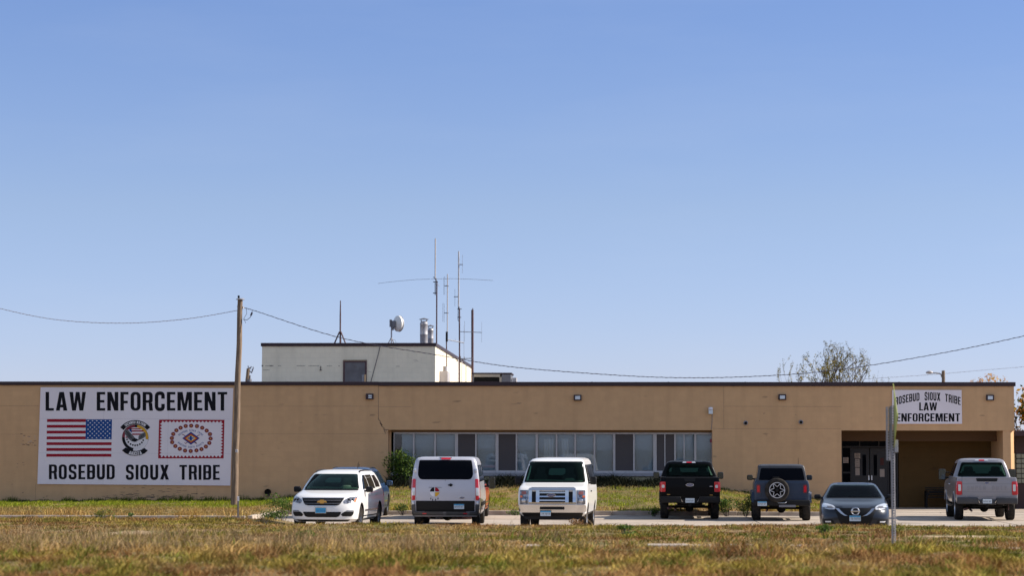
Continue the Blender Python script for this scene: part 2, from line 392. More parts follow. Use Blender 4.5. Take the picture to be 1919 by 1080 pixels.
# ================================================================ GROUND
def vnoise(x, y, seed=0):
    xi, yi = np.floor(x).astype(np.int64), np.floor(y).astype(np.int64); fx, fy = x - xi, y - yi
    fx = fx*fx*(3-2*fx); fy = fy*fy*(3-2*fy)
    def h(a, b):
        n = (a * 374761393 + b * 668265263 + seed * 974634777) & 0xffffffff
        n = ((n ^ (n >> 13)) * 1274126177) & 0xffffffff
        return ((n ^ (n >> 16)) & 0xffff) / 65535.0
    return (h(xi,yi)*(1-fx)+h(xi+1,yi)*fx)*(1-fy) + (h(xi,yi+1)*(1-fx)+h(xi+1,yi+1)*fx)*fy
def fbm(x, y, seed=0, o=4):
    s = 0; a = .5
    for i in range(o): s = s + a*vnoise(x*2**i, y*2**i, seed+i); a *= .5
    return s / (1 - .5**o)
XL, XR = -11.6, 9.3                       # ends of the lawn in front of the windows
def zwall(x):
    return np.interp(x, [-24, -13.5, -11.2, -8.7, 2.3, 4.4, 5.8, 8.8, 9.6], [.20, .25, .5, .95, 1.0, .78, .62, .3, .12])
def kerb_y(x): return np.where(x < XL, -17.0, np.where(x < XR, -10.0, 60.0))
def gz(x, y):
    x = np.asarray(x, float); y = np.asarray(y, float)
    k = kerb_y(x); t = np.clip((y - k) / np.maximum(-k, 1), 0, 1)
    lawn = .13 + (zwall(x) - .13) * t**.9
    lawn = np.where(y > 0, np.maximum(lawn*0 + .05, 0), lawn)
    bank = np.interp(-y, [31.7, 32.3, 34, 46, 50, 55, 75, 200], [0, .33, .42, .56, .61, .62, .62, .5])
    bl = np.interp(-y, [18.6, 20, 32, 46, 50, 55, 75, 200], [-.02, .12, .38, .56, .61, .62, .62, .5])
    sl = np.clip((-9.6 - x) / .8, 0, 1)
    bank = np.where(y < -18.6, bank*(1-sl) + bl*sl, bank)
    bank = bank + np.clip((-y - 31.8) / 2, 0, 1) * (.10 * (fbm(x*.35, y*.2, 3) - .5) + .05*(fbm(x*1.7, y*1.1, 9) - .5))
    z = np.where(y >= k, lawn, -.07)
    z = np.where((y < -31.7) | ((y < -18.6) & (sl > 0)), bank, z)
    return np.where(y > 40, 0.0, z)
def lines(segs):
    out = []
    for a, b, s in segs: out += list(np.arange(a, b - 1e-6, s))
    return np.array(sorted(set(np.round(out, 4))))
gx = np.unique(np.concatenate([lines([(-3000,-200,400),(-200,-40,20),(-40,32,.45),(32,200,20),(200,3001,400)]), [XL-.03, XL+.03, XR-.03, XR+.03, -9.6, -9.9, -10.4]]))
gy = np.unique(np.concatenate([lines([(-3000,-200,400),(-200,-78,10),(-78,-31,.45),(-31,3,.6),(3,40,5),(40,200,20),(200,3001,400)]), [-17.03,-16.97,-18.6,-19.2,-20,-21,-22.5,-24,-26,-28,-30,-10.03,-9.97,-31.7,-32.3,-.02,.02]]))
GX, GY = np.meshgrid(gx, gy); GZ = gz(GX, GY)
nx, ny = len(gx), len(gy)
me = bpy.data.meshes.new('ground'); me.vertices.add(nx*ny)
me.vertices.foreach_set('co', np.stack([GX, GY, GZ], -1).astype(np.float32).ravel())
ii = (np.arange(ny-1)[:, None]*nx + np.arange(nx-1)[None, :]).ravel()
q = np.stack([ii, ii+1, ii+nx+1, ii+nx], -1)
me.loops.add(q.size); me.loops.foreach_set('vertex_index', q.ravel().astype(np.int32))
me.polygons.add(len(q)); me.polygons.foreach_set('loop_start', np.arange(0, q.size, 4, dtype=np.int32)); me.update(); me.validate()
gm = mat('soil_and_thatch', (.30, .20, .10), .95, spec=.1)
noisy(gm, .5, .8, 8, (.10, .11, .03), .4, .6); noisy(gm, 5, .6, 8, (.10, .07, .04), .4, .6, bump=.8, bscale=25)
go = mobj('ground', me, gm, None, 80); tag(go, kind='structure')

bm = NB()
box(bm, -10.4, 90, -31.9, -17, -.3, 0); box(bm, -90, -10.401, -18.75, -17, -.3, .001); box(bm, XL, 90, -17, -10, -.3, 0.0); box(bm, XR, 17.6, -10, 3.2, -.3, .0)
tag(bobj('parking_lot', bm, M['concrete']), kind='structure')
bm = NB()
for a, b in ((1.2, 1.28), (5.5, 5.56)):   # dark joints across the drive, 4 mm proud
    pass
for x in (-7.5, 5, 13): box(bm, x, x+.03, -31.8, -10.3, -.01, .004)
for y in (-28, -22, -15): box(bm, -11 if y == -15 else -10.3, 40, y, y+.03, -.01, .0045)
for y in (-8, -5, -2): box(bm, XR+.1, 17.5, y, y+.04, -.01, .004)
tag(bobj('paving_joints', bm, mat('joint', (.07, .055, .045), .9)), kind='structure')
bm = NB()
def kerb_run(x0, x1, y0, y1, ax):
    n = int(max(x1-x0, y1-y0) / 1.5) + 1
    for i in range(n):
        j = rnd.uniform(-.012, .012); h = .15 + rnd.uniform(-.012, .012)
        if ax == 'x': a, b = x0+(x1-x0)*i/n, x0+(x1-x0)*(i+1)/n; rbox(bm, a+.004, b-.004, y0+j, y1+j, -.25, h, .02)
        else: a, b = y0+(y1-y0)*i/n, y0+(y1-y0)*(i+1)/n; rbox(bm, x0+j, x1+j, a+.004, b-.004, -.25, h, .02)
kerb_run(-60, XL-.16, -17.08, -16.92, 'x'); kerb_run(XL-.08, XL+.08, -17.08, -9.92, 'y')
kerb_run(XL+.09, XR-.09, -10.08, -9.92, 'x'); kerb_run(XR-.08, XR+.08, -10.08, -.4, 'y')
tag(bobj('kerb', bm, M['kerb']), kind='structure')
bm_crack = NB()
bm = NB()                                  # narrow concrete walk half buried in the verge
for (ax_, ay_, dx_, dy_, k_) in ((-6.5, -24, .9, .35, 14), (-1.5, -19, .5, -.5, 12), (3.5, -27, 1.0, .1, 16), (9, -21, .8, .4, 14), (11, -29, .9, -.1, 12), (12.5, -6, .3, .8, 7), (-4, -29.5, 1.1, .05, 15)):
    p_ = Vector((ax_, ay_, .0028))
    for _ in range(k_):
        q_ = p_ + Vector((dx_*rnd.uniform(.2, .8), dy_*rnd.uniform(-.4, 1.2), 0)); q_.z = .0028 + rnd.random()*.0008
        d_ = (q_-p_).normalized(); w_ = Vector((-d_.y, d_.x, 0))*rnd.uniform(.008, .02)
        if -31.7 < q_.y < -.1: bm_crack.faces.new([bm_crack.verts.new(v) for v in (p_-w_, p_+w_, q_+w_, q_-w_)])
        p_ = q_
tag(bobj('paving_cracks', bm_crack, mat('crack', (.08, .065, .05), .95)), kind='structure')
n = 26
for i in range(n):
    x0 = -2.2 + i*.75; 
    if i in (2, 3, 8, 9, 10, 11, 17, 18): continue
    zz = float(gz(x0+.4, -52.2)) + .015
    rbox(bm, x0+.005, x0+.745, -52.6, -51.9, zz-.2, zz+rnd.uniform(-.008,.008), .012)
tag(bobj('verge_path', bm, M['kerb']), kind='structure')

# ---------------------------------------------------------------- grass blades
nr = np.random.default_rng(5)
def grass(name, label, px, py, hmin, hmax, wid, colfn, seed=1, lean=.5):
    n = len(px); h = (hmin + (hmax-hmin)*nr.random(n)**1.6) * (.35 + 1.3*np.clip((fbm(px*2.1, py*1.0, 83)-.25)*2, 0, 1))
    ang = nr.random(n)*6.283; ln = lean*h*(.3+nr.random(n)); ax = np.cos(nr.random(n)*3.14); 
    wd = wid*(.6+.8*nr.random(n))
    tx, ty = np.cos(ang)*wd, np.sin(ang)*wd*.3
    la = nr.random(n)*6.283; lx, ly = np.cos(la)*ln + .12*h, np.sin(la)*ln
    z0 = gz(px, py) - .01
    V = np.empty((n, 5, 3), np.float32)
    V[:,0] = np.stack([px-tx, py-ty, z0], -1); V[:,1] = np.stack([px+tx, py+ty, z0], -1)
    V[:,2] = np.stack([px+tx*.8+lx*.35, py+ty*.8+ly*.35, z0+h*.6], -1); V[:,3] = np.stack([px-tx*.8+lx*.35, py-ty*.8+ly*.35, z0+h*.6], -1)
    V[:,4] = np.stack([px+lx, py+ly, z0+h], -1)
    me = bpy.data.meshes.new(name); me.vertices.add(n*5); me.vertices.foreach_set('co', V.ravel())
    b = np.arange(n)[:, None]*5
    idx = np.concatenate([b+0, b+1, b+2, b+3, b+3, b+2, b+4], 1).astype(np.int32)
    me.loops.add(n*7); me.loops.foreach_set('vertex_index', idx.ravel())
    me.polygons.add(n*2); st = np.stack([np.arange(n)*7, np.arange(n)*7+4], -1).ravel().astype(np.int32)
    me.polygons.foreach_set('loop_start', st); me.update()
    c = colfn(px, py, n); ca = me.color_attributes.new('Col', 'FLOAT_COLOR', 'POINT')
    C = np.ones((n, 5, 4), np.float32); C[:, :, :3] = c[:, None, :]
    ca.data.foreach_set('color', C.ravel())
    o = mobj(name, me, M['grass']); tag(o, label, 'grass', kind='stuff'); return o
m = mat('grass_blades', (.2, .2, .1), .8, spec=.05); M['grass'] = m
a = m.node_tree.nodes.new('ShaderNodeVertexColor'); a.layer_name = 'Col'
m.node_tree.links.new(a.outputs[0], m.node_tree.nodes['Principled BSDF'].inputs['Base Color'])
P_GREEN, P_BRIGHT, P_STRAW, P_BROWN, P_OLIVE = [np.array(c) for c in ((.115,.155,.018), (.31,.38,.02), (.54,.35,.125), (.30,.15,.06), (.30,.235,.042))]
def mix(a, b, t): return a*(1-t[:, None]) + b*t[:, None]
def verge_col(x, y, n):
    p = fbm(x*.9, y*.35, 21); g = fbm(x*1.9, y*.8, 33)
    straw = np.clip((fbm(x*.3, y*.5, 44)-.42)*4 + np.exp(-((-y-53.5)/2.2)**2)*.8 - np.clip((x+1)/12, 0, .5), 0, 1) * (.35 + .65*(fbm(x*1.3, y*.6, 77) > .47))
    c = mix(np.tile(P_OLIVE, (n, 1)), np.tile(P_BROWN, (n, 1)), np.clip((p-.44)*9 + .35*np.clip(x/4, 0, 1), 0, 1))
    c = mix(c, np.tile(P_GREEN, (n, 1)), np.clip((g-.53)*9, 0, 1)*.85)
    c = mix(c, np.tile(P_STRAW, (n, 1)), np.clip(straw*.75 + (nr.random(n)-.5)*.6, 0, 1))
    c = c * (.30 + 1.5*np.clip(fbm(x*2.3, y*.9, 61)-.08, 0, 1))[:, None]
    return c * (.55+.9*nr.random(n))[:, None]
def lawn_col(x, y, n):
    near = np.clip((y+12)/7 + (fbm(x*.6, y*.6, 5)-.5)*1.5, 0, 1)
    left = x < XL
    g = np.where(left, near, np.clip((fbm(x*.5, y*1.1, 8)-.40)*4 + .75*np.exp(-((y+6.8)/2.0)**2) - .5*np.exp(-((y+1)/1.6)**2), 0, 1))
    c = mix(np.tile((P_STRAW*.75+P_BROWN*.25), (n, 1)), np.tile(P_BRIGHT*.95, (n, 1)), np.clip(g*.9 + (nr.random(n)-.5)*.5, 0, 1))
    return c * (.7+.6*nr.random(n))[:, None]
def scatter(n, y0, y1, bias=1.0):
    y = y0 + (y1-y0)*nr.random(n)**bias; D = y - CAMY
    x0, x1 = -1130/F*D - 2.5, 789/F*D + 2.5
    return x0 + (x1-x0)*nr.random(n), y
x, y = scatter(230000, -31.75, -66)
k = fbm(x*1.3, y*.9, 71) + .25*nr.random(len(x)) > .44
k |= nr.random(len(x)) < .3
bare = np.zeros(len(x), bool)
for cx_, cy_, rx_, ry_ in [(*atz(240, 1001, .52)[:2], .6, 1.6), (*atz(1790, 1010, .55)[:2], 1.3, 1.1), (*atz(1595, 998, .5)[:2], .5, .9)]: bare |= np.hypot((x-cx_)/rx_, (y-cy_)/ry_) < .95 + .3*(nr.random(len(x))-.5)
k &= ~(bare & (nr.random(len(x)) < .93)) & ~((y > -52.65) & (y < -51.85) & (x > -2.2) & (nr.random(len(x)) < .5))
grass('short_grass', 'short patchy green and brown grass of the roadside verge', x[k], y[k], .02, .075, .008, verge_col, lean=1.0)
x = nr.uniform(-30, -9.5, 60000); y = nr.uniform(-31.8, -18.5, 60000)
k = (fbm(x*1.1, y*.6, 17) + .35*nr.random(len(x)) > .46) & (x < -10.0 + .6*(fbm(y*.8, x*0, 4)-.5))
grass('verge_grass', 'rough short grass between the left kerb strip and the roadside verge', x[k], y[k], .02, .10, .009, verge_col, lean=1.0)
x, y = scatter(110000, -52.8, -70)
k = fbm(x*.9, y*.7, 15) + .3*nr.random(len(x)) > .42
grass('tall_grass', 'long dry straw coloured grass along the near edge of the verge', x[k], y[k], .03, .15, .008, verge_col, lean=1.3)
x, y = scatter(16000, -47.5, -56)
k = (fbm(x*.5, y*.4, 55) + .25*nr.random(len(x)) - .02*(x+6) > .64)
grass('dry_stalks', 'thin tall dry straw stalks along the crest of the verge, thickest on the left', x[k], y[k], .12, .34, .005, lambda x, y, n: np.array((.50, .34, .17))*(.5+.7*nr.random((n, 1))), lean=.8)
x, y = scatter(15000, -46, -62)
k = fbm(x*1.5, y*.8, 91) > .62
grass('green_weed_patches', 'scattered darker green weeds growing in clumps through the verge', x[k], y[k], .06, .17, .010, lambda x, y, n: P_GREEN*(.7+.8*nr.random((n, 1))), lean=.9)
x = nr.uniform(-31, XL-.1, 60000); y = nr.uniform(-16.9, -.05, 60000)
grass('lawn', 'mown lawn in front of the blank left wall, green by the wall and dry by the kerb', x, y, .03, .10, .010, lawn_col)
x = nr.uniform(XL+.1, XR-.1, 60000); y = nr.uniform(-9.9, -.05, 60000)
grass('sloping_lawn', 'dry sloping lawn below the row of windows', x, y, .03, .09, .010, lawn_col)
x = np.concatenate([nr.uniform(-31, XL, 13000), nr.uniform(XL, XR, 2000)]); y = np.where(x < XL, nr.normal(-17.1, .30, 15000), nr.normal(-9.8, .14, 15000))
k = fbm(x*1.1, y*.2, 12) + .15*nr.random(15000) > .54
grass('kerb_weeds', 'straggling weeds and dry grass along the broken kerb', x[k], y[k], .06, .26, .013, lawn_col, lean=1.0)
x = nr.uniform(-30, 9.4, 9000); y = -np.abs(nr.normal(0, .10, 9000)) - .03
grass('wall_base_weeds', 'thin dark weeds along the foot of the building wall', x, y, .05, .22, .010, lambda x, y, n: P_GREEN*.6*(.7+.6*nr.random((n, 1))))

dm_ = noisy(mat('pale_dirt', (.46, .35, .23), .95, spec=.05), 9, .8, 6, (.28, .20, .12))
for cx_, cy_, rx_, ry_ in [(*atz(240, 1001, .52)[:2], .45, 1.5), (*atz(1790, 1010, .55)[:2], .7, .5)]:
    bm = NB(); rings = []
    for j in range(5):
        rings.append([bm.verts.new((px_, py_, float(gz(px_, py_)) + .022*(1-j/4.5) )) for k in range(28) for f_ in [j/4*(1 + (.18*math.sin(k*1.9)+.14*math.sin(k*3.1+1)) )] for px_, py_ in [(cx_ + rx_*f_*math.cos(6.283*k/28), cy_ + ry_*f_*math.sin(6.283*k/28))]] if j else [bm.verts.new((cx_, cy_, float(gz(cx_, cy_)) + .024))])
    for k in range(28):
        bm.faces.new((rings[0][0], rings[1][k], rings[1][(k+1) % 28]))
        for j in range(1, 4): bm.faces.new((rings[j][k], rings[j+1][k], rings[j+1][(k+1) % 28], rings[j][(k+1) % 28]))
    tag(bobj('dirt_patch', bm, dm_, None, 60), kind='structure')
# ---------------------------------------------------------------- leaf clouds, trees
def leaf_mesh(bm, c, n, rad, size, rng, flat_=1.0, ml=1, hollow=.3):
    for _ in range(n):
        while True:
            p = Vector((rng.uniform(-1, 1), rng.uniform(-1, 1), rng.uniform(-1, 1)))
            if hollow < p.length <= 1: break
        p = Vector((p.x*rad[0], p.y*rad[1], p.z*rad[2])) + c
        s = size * rng.uniform(.5, 1.3); e = Euler((rng.uniform(0, 6.3), rng.uniform(0, 6.3), rng.uniform(0, 6.3))).to_matrix()
        v = [bm.verts.new(p + e @ Vector(q)) for q in ((-s, 0, 0), (0, -s*.5, s*.1), (s, 0, 0), (0, s*.5, s*.1))]
        bm.faces.new(v).material_index = rng.randrange(ml)
def leafmat(name, c, rough=.6):
    m = mat(name, c, rough, spec=.25); b = m.node_tree.nodes['Principled BSDF']
    b.inputs['Subsurface Weight'].default_value = 0
    nt = m.node_tree; tl = nt.nodes.new('ShaderNodeBsdfTranslucent'); tl.inputs[0].default_value = (*[v*1.3 for v in c], 1)
    mx = nt.nodes.new('ShaderNodeMixShader'); mx.inputs[0].default_value = .35
    o = nt.nodes['Material Output']; nt.links.new(b.outputs[0], mx.inputs[1]); nt.links.new(tl.outputs[0], mx.inputs[2]); nt.links.new(mx.outputs[0], o.inputs[0])
    return m
LG = [leafmat('leaf_green', (.055, .11, .015)), leafmat('leaf_light_green', (.13, .20, .03)), leafmat('leaf_dark_green', (.025, .05, .012))]
LO = [leafmat('leaf_olive', (.10, .10, .02)), leafmat('leaf_olive_yellow', (.26, .20, .03)), leafmat('leaf_dull', (.09, .08, .035))]
LY = [leafmat('leaf_orange', (.48, .20, .03)), leafmat('leaf_gold', (.50, .30, .04)), leafmat('leaf_brown_gold', (.22, .13, .03))]
LD = [leafmat('dry_stem', (.30, .17, .07)), leafmat('dry_stem_dark', (.14, .075, .03))]
M['bark'] = noisy(mat('bark', (.09, .075, .07), .9), 4, .6)
def tree(name, label, cat, base, height, spread, stems, leaves, lm, seed, dome=None, leafn=3, leafsize=.09, leafzone=lambda p: 1.0, group=None, rad0=.16, tips=4, lean=.5):
    rng = random.Random(seed); root = tag(empty(name, base), label, cat, group)
    tb, lb = NB(), NB()
    def grow(p, d, L, r, lev):
        n = 4; pts = [p]; 
        for i in range(n):
            d = (d + Vector((rng.uniform(-.22, .22), rng.uniform(-.22, .22), rng.uniform(-.05, .14)))).normalized()
            p = p + d*L/n; pts.append(p)
        tube(tb, pts, [max(r*(1-.45*i/n), .005) for i in range(n+1)], 6 if lev < 2 else (4 if lev < 4 else 3), caps=False)
        if lev >= tips:
            k = leafzone(p)
            for q in pts[1:]:
                if rng.random() < k: leaf_mesh(lb, q, leafn, (.22, .22, .18), leafsize, rng, ml=len(lm), hollow=0)
            return
        if lev >= 2 and rng.random() < leafzone(p)*.5: leaf_mesh(lb, p, leafn, (.25, .25, .2), leafsize, rng, ml=len(lm), hollow=0)
        for i in range(rng.choice((2, 3, 3)) if lev else 3):
            a = rng.uniform(0, 6.283); s = rng.uniform(.35, .75)
            nd = (d + Vector((math.cos(a)*s, math.sin(a)*s, rng.uniform(-.05, .25)))).normalized()
            grow(pts[-1] if i < 2 else pts[rng.choice((2, 3))], nd, L*rng.uniform(.62, .85), r*.55, lev+1)
    for s in range(stems):
        a = 6.283*s/stems + rng.uniform(-.4, .4)
        d = Vector((math.cos(a)*lean*spread/height, math.sin(a)*lean*.5*spread/height, 1)).normalized() if stems > 1 else Vector((0, 0, 1))
        grow(Vector((math.cos(a)*.15, math.sin(a)*.15, -.1)) if stems > 1 else Vector((0, 0, -.1)), d, height*.36, rad0, 0)
    if dome:
        for v in list(tb.verts) + list(lb.verts):
            r_ = math.hypot(v.co.x/dome[0], max(v.co.z-dome[1], 0)/dome[2])
            if r_ > .9:
                k_ = (.9 + (r_-.9)*.35)/r_; v.co.x *= k_
                if v.co.z > dome[1]: v.co.z = dome[1] + (v.co.z-dome[1])*k_
    bobj('trunk', tb, M['bark'], root, 60); bobj('crown', lb, lm, root)
    return root
def bush(name, label, cat, base, rad, n, size, lm, seed, group=None, clumps=9, stems=True):
    rng = random.Random(seed); root = tag(empty(name, base), label, cat, group)
    lb, tb = NB(), NB()
    for i in range(clumps):
        a = rng.uniform(0, 6.283); s = rng.uniform(0, .62)
        c = Vector((math.cos(a)*s*rad[0], math.sin(a)*s*rad[1], rad[2]*rng.uniform(.35, 1.5)))
        k = rng.uniform(.3, .55)
        leaf_mesh(lb, c, n//clumps, (rad[0]*k, rad[1]*k, rad[2]*k), size, rng, ml=len(lm), hollow=0)
        tube(tb, [(c.x*.2, c.y*.2, -.03), (c.x*.6, c.y*.6, c.z*.5), tuple(c)], [.012, .009, .004], 4)
        for _ in range(3):
            e = c + Vector((rng.uniform(-.4, .4)*rad[0], rng.uniform(-.3, .3)*rad[1], rng.uniform(.2, .8)*rad[2]*.7))
            tube(tb, [tuple(c), tuple(e)], [.005, .002], 3)
    bobj('stem', tb, M['bark'], root); bobj('foliage', lb, lm, root); return root

# ================================================================ BUILDING
YF = 0.0
xa, xb, xc, xd = X(727), X(1335), X(1577), X(1901.5)
ZT, ZW, ZC = Z(717, 0, 1000), Z(806.5, 0, 1000), Z(807.5, 0, 1700)
ZS = Z(885.5, .3, 1100)
bld = tag(empty('office_building', (0, 0, 0)), 'long low tan painted block building with dark roof edge and a row of windows', 'building')
bm = NB()
box(bm, -36, xa, 0, .3, -.5, ZT-.02)                 # left blank wall
box(bm, xa, xb, 0, .3, ZW, ZT-.02)                   # above the windows
box(bm, xb, xc, 0, .3, -.5, ZT-.02)                  # between windows and entrance
box(bm, xc, xd, 0, .3, ZC, ZT-.02)                   # above the entrance
box(bm, -36, -35.7, .3, 38, -.5, ZT-.02); box(bm, xd-.3, xd, .3, 38, -.5+3.6, ZT-.02); box(bm, xd-.3, xd, 3.4, 38, -.5, 3.1)
box(bm, -36, xd, 38, 38.3, -.5, ZT-.02)
bobj('wall', bm, M['tan'], bld)
bm = NB()
box(bm, -35.7, xd-.3, .31, 37.99, ZT-.3, ZT-.12)
bobj('roof', bm, noisy(mat('roof_felt', (.12, .11, .11), .9), 1, .4), bld)
bm = NB()
xj = X(709)
rbox(bm, -36.08, xj, -.06, .36, ZT-.13, ZT+.02, .012); rbox(bm, xj+.004, xd+.06, -.065, .36, ZT-.15, ZT+.015, .012)
for x_ in np.arange(-34, 15, 3.05): rbox(bm, x_, x_+.05, -.072, .3, ZT-.135, ZT+.024, .004)
rbox(bm, xd-.34, xd+.06, .37, 38.3, ZT-.15, ZT+.015, .012)
bobj('roof_edge', bm, M['maroon'], bld)
# joint and stepped crack
bm = NB()
def crackline(pts, wd):
    for a, b in zip(pts, pts[1:]):
        pa, pb = at(*a, -.0035), at(*b, -.0035); d = (pb-pa).normalized(); n = Vector((-d.z, 0, d.x))*wd/2
        vs = [bm.verts.new(p) for p in (pa-n, pb-n, pb+n, pa+n)]; bm.faces.new(vs)
crackline([(709, 722), (709.3, 784)], .018)
crackline([(709.3, 784), (709, 786), (713, 791), (712, 794), (716, 797), (715, 799), (720, 803), (719, 805), (725, 806), (728, 806)], .03)
crackline([(716, 798), (713, 793)], .05); crackline([(721, 806), (723, 813)], .02); crackline([(724, 806), (726, 812)], .015); crackline([(719, 805), (722, 812)], .02)
crackline([(1356, 722), (1356.5, 805)], .008); crackline([(1356, 762), (1577, 762.5)], .008); crackline([(1336, 804), (1576, 804)], .008)
crackline([(0, 761.5), (73, 761.5)], .008); crackline([(443, 762), (709, 762)], .007); crackline([(709, 763), (770, 763)], .008)
crackline([(443, 814), (726, 814)], .007); crackline([(0, 814.5), (71, 814.5)], .006); crackline([(67, 908), (66, 940)], .01); crackline([(369, 912), (369, 938)], .008)
bobj('wall_joint', bm, mat('joint_brown', (.25, .16, .10), .9), bld)  # brown tone of the joints and cracks themselves
# chips of missing paint around the foot of the wall and under the sign
bm = NB(); rg = random.Random(11)
def chips(n, x0, x1, y0, y1, wmax, hmax):
    for _ in range(n):
        cx, cy = rg.uniform(x0, x1), rg.uniform(y0, y1); wd, hh = rg.uniform(.2, 1)*wmax, rg.uniform(.3, 1)*hmax
        k = rg.randint(6, 9); p = [at(cx + wd*math.cos(6.283*i/k)*rg.uniform(.5, 1), cy + hh*math.sin(6.283*i/k)*rg.uniform(.4, 1), -.003 - rg.random()*.001) for i in range(k)]
        bm.faces.new([bm.verts.new(q) for q in p])
chips(60, 200, 385, 926, 940, 9, 1.0); chips(26, 225, 380, 912, 932, 8, .7); chips(16, 38, 66, 812, 838, 5, .8); chips(7, 20, 55, 860, 925, 3, .8); chips(8, 60, 200, 930, 940, 7, .7)
chips(6, 240, 390, 908.5, 911, 6, .8)
chips(6, 1420, 1500, 765, 800, 2.2, .6); chips(6, 640, 720, 760, 900, 3, .5); chips(10, 1350, 1420, 918, 926, 8, .8)
bobj('bare_patches', bm, noisy(mat('bare_block', (.10, .075, .06), .95), 6, .5), bld)
bm = NB(); chips(9, 38, 68, 816, 836, 5, .7)
bobj('paint_patches', bm, mat('old_paint', (.42, .38, .36), .9), bld)
bm = NB(); chips(30, 5, 420, 938.5, 941.5, 14, 1.4); chips(16, 450, 540, 935, 939, 9, 1.2); chips(10, 1350, 1400, 920, 924, 9, 1.2)
bobj('dark_foot', bm, mat('foot_dark', (.03, .028, .022), .95), bld)  # near-black irregular patches along the foot of the wall

# --- window bay
YW = .32
bm = NB(); box(bm, xa, xb, .12, .32, -.3, ZS-.17)
bobj('base_wall', bm, M['cream'], bld)
bm = NB(); box(bm, xa+.001, xa+.10, .301, .5, 0.9, ZW)
bobj('window_jamb', bm, M['tan'], bld)
bm = NB(); box(bm, xb-.02, xb+.28, .301, .5, .9, ZW); bobj('window_jamb', bm, M['tan'], bld)
bm = NB(); rbox(bm, xa+.11, xb-.03, .02, .40, ZS-.165, ZS-.03, .01)
bobj('window_sill', bm, M['alu2'], bld)
bm = NB(); box(bm, xa+.1, xb-.02, YW-.0, YW+.16, ZW-.10, ZW-.002)
bobj('window_head', bm, mat('head_trim', (.20, .12, .06), .8), bld)
edges = [(737.7, 3), (775.4, 3.2), (815.5, 3.5), (855.6, 5.5), (892, 3), (931.5, 5.5), (968, 3), (1006, 4.5), (1043, 3), (1078, 3.2), (1114, 3.5), (1151, 4.2), (1188, 3), (1227.3, 6.5), (1265, 3), (1303, 4), (1334, 2)]
zt_, zb_ = ZW-.10, ZS-.03
darks = {3, 5, 11, 13}
winM = [M['blind'], M['screen']]
# room behind the panes
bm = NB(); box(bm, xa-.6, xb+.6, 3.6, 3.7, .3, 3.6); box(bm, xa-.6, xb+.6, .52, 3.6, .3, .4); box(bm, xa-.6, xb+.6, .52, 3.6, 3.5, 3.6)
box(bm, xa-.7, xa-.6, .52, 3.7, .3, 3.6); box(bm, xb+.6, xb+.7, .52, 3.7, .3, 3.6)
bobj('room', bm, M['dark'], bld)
for i in range(16):
    (p0, w0), (p1, w1) = edges[i], edges[i+1]; x0, x1 = X(p0, YW), X(p1, YW); h0, h1 = w0/2/46.7, w1/2/46.7
    wn = empty('window', ((x0+x1)/2, YW, zb_), 0, bld); cx = (x0+x1)/2
    bm = NB()
    box(bm, x0-cx, x0-cx+h0, -.03, .09, 0, zt_-zb_); box(bm, x1-cx-h1, x1-cx-.001, -.03, .09, 0, zt_-zb_)
    box(bm, x0-cx+h0, x1-cx-h1, -.02, .08, 0, .085); box(bm, x0-cx+h0, x1-cx-h1, -.02, .08, zt_-zb_-.06, zt_-zb_)
    if i in (13, 14): xm = X(1246 if i == 13 else 1282, YW)-cx; box(bm, xm-.02, xm+.02, -.018, .05, .085, zt_-zb_-.06)
    bobj('frame', bm, M['alu'], wn)
    bm = NB(); box(bm, x0-cx+h0, x1-cx-h1, .025, .029, .086, zt_-zb_-.061)
    bobj('pane', bm, M['pane'], wn)
    if i in darks:
        bm = NB(); box(bm, x0-cx+h0, x1-cx-h1, -.008, -.004, .086, zt_-zb_-.061)
        sm = bobj('insect_screen', bm, M['screen'], wn)
    else:
        bm = NB(); zz = .10 if i != 9 else .3
        a, b = x0-cx+h0+.01, x1-cx-h1-.01
        if i == 0: a += .28
        k = zz
        while k < zt_-zb_-.10:
            v = [bm.verts.new(p) for p in ((a, .13, k), (b, .13, k), (b, .155, k+.048), (a, .155, k+.048))]; bm.faces.new(v); k += .05
        bobj('blind', bm, M['blind'], wn)
    if i in (7, 8):
        bm = NB(); a, b = (X(1018.5, YW)-cx, X(1039, YW)-cx) if i == 7 else (X(1052, YW)-cx, X(1066, YW)-cx); 
        n = 14; prev = None
        for k in range(n+1):
            xx = a+(b-a)*k/n; yy = .11 + .012*math.sin(k*1.9); top_ = bm.verts.new((xx, yy, zt_-zb_-.25)); bot = bm.verts.new((xx+(.0 if i == 7 else .02), yy, .1))
            if prev: bm.faces.new((prev[0], top_, bot, prev[1]))
            prev = (top_, bot)
        bobj('curtain', bm, M['curtain'], wn)
# --- entrance
YE = 3.1
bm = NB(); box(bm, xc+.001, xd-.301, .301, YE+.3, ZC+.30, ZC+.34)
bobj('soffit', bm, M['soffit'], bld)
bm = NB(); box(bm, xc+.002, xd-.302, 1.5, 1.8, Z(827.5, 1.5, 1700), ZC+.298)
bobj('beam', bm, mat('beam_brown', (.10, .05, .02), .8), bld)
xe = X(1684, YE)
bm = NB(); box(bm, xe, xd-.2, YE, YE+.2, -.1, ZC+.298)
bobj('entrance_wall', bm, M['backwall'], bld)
bm = NB(); box(bm, xc-.25, xc-.001, .301, YE+.2, -.1, ZC+.298)
bobj('side_wall', bm, M['tan'], bld)
bm = NB()
xp0, xp1 = X(1880), X(1903.5)
v0 = [(xp0, .02), (X(1894.5), .02), (xp1, .42), (xp1, 3.0), (xp0, 3.0)]
lo_ = [bm.verts.new((a, b, -.2)) for a, b in v0]; hi_ = [bm.verts.new((a, b, ZC-.002)) for a, b in v0]
bm.faces.new(lo_[::-1]); bm.faces.new(hi_)
for i in range(5): bm.faces.new((lo_[i], lo_[(i+1) % 5], hi_[(i+1) % 5], hi_[i]))
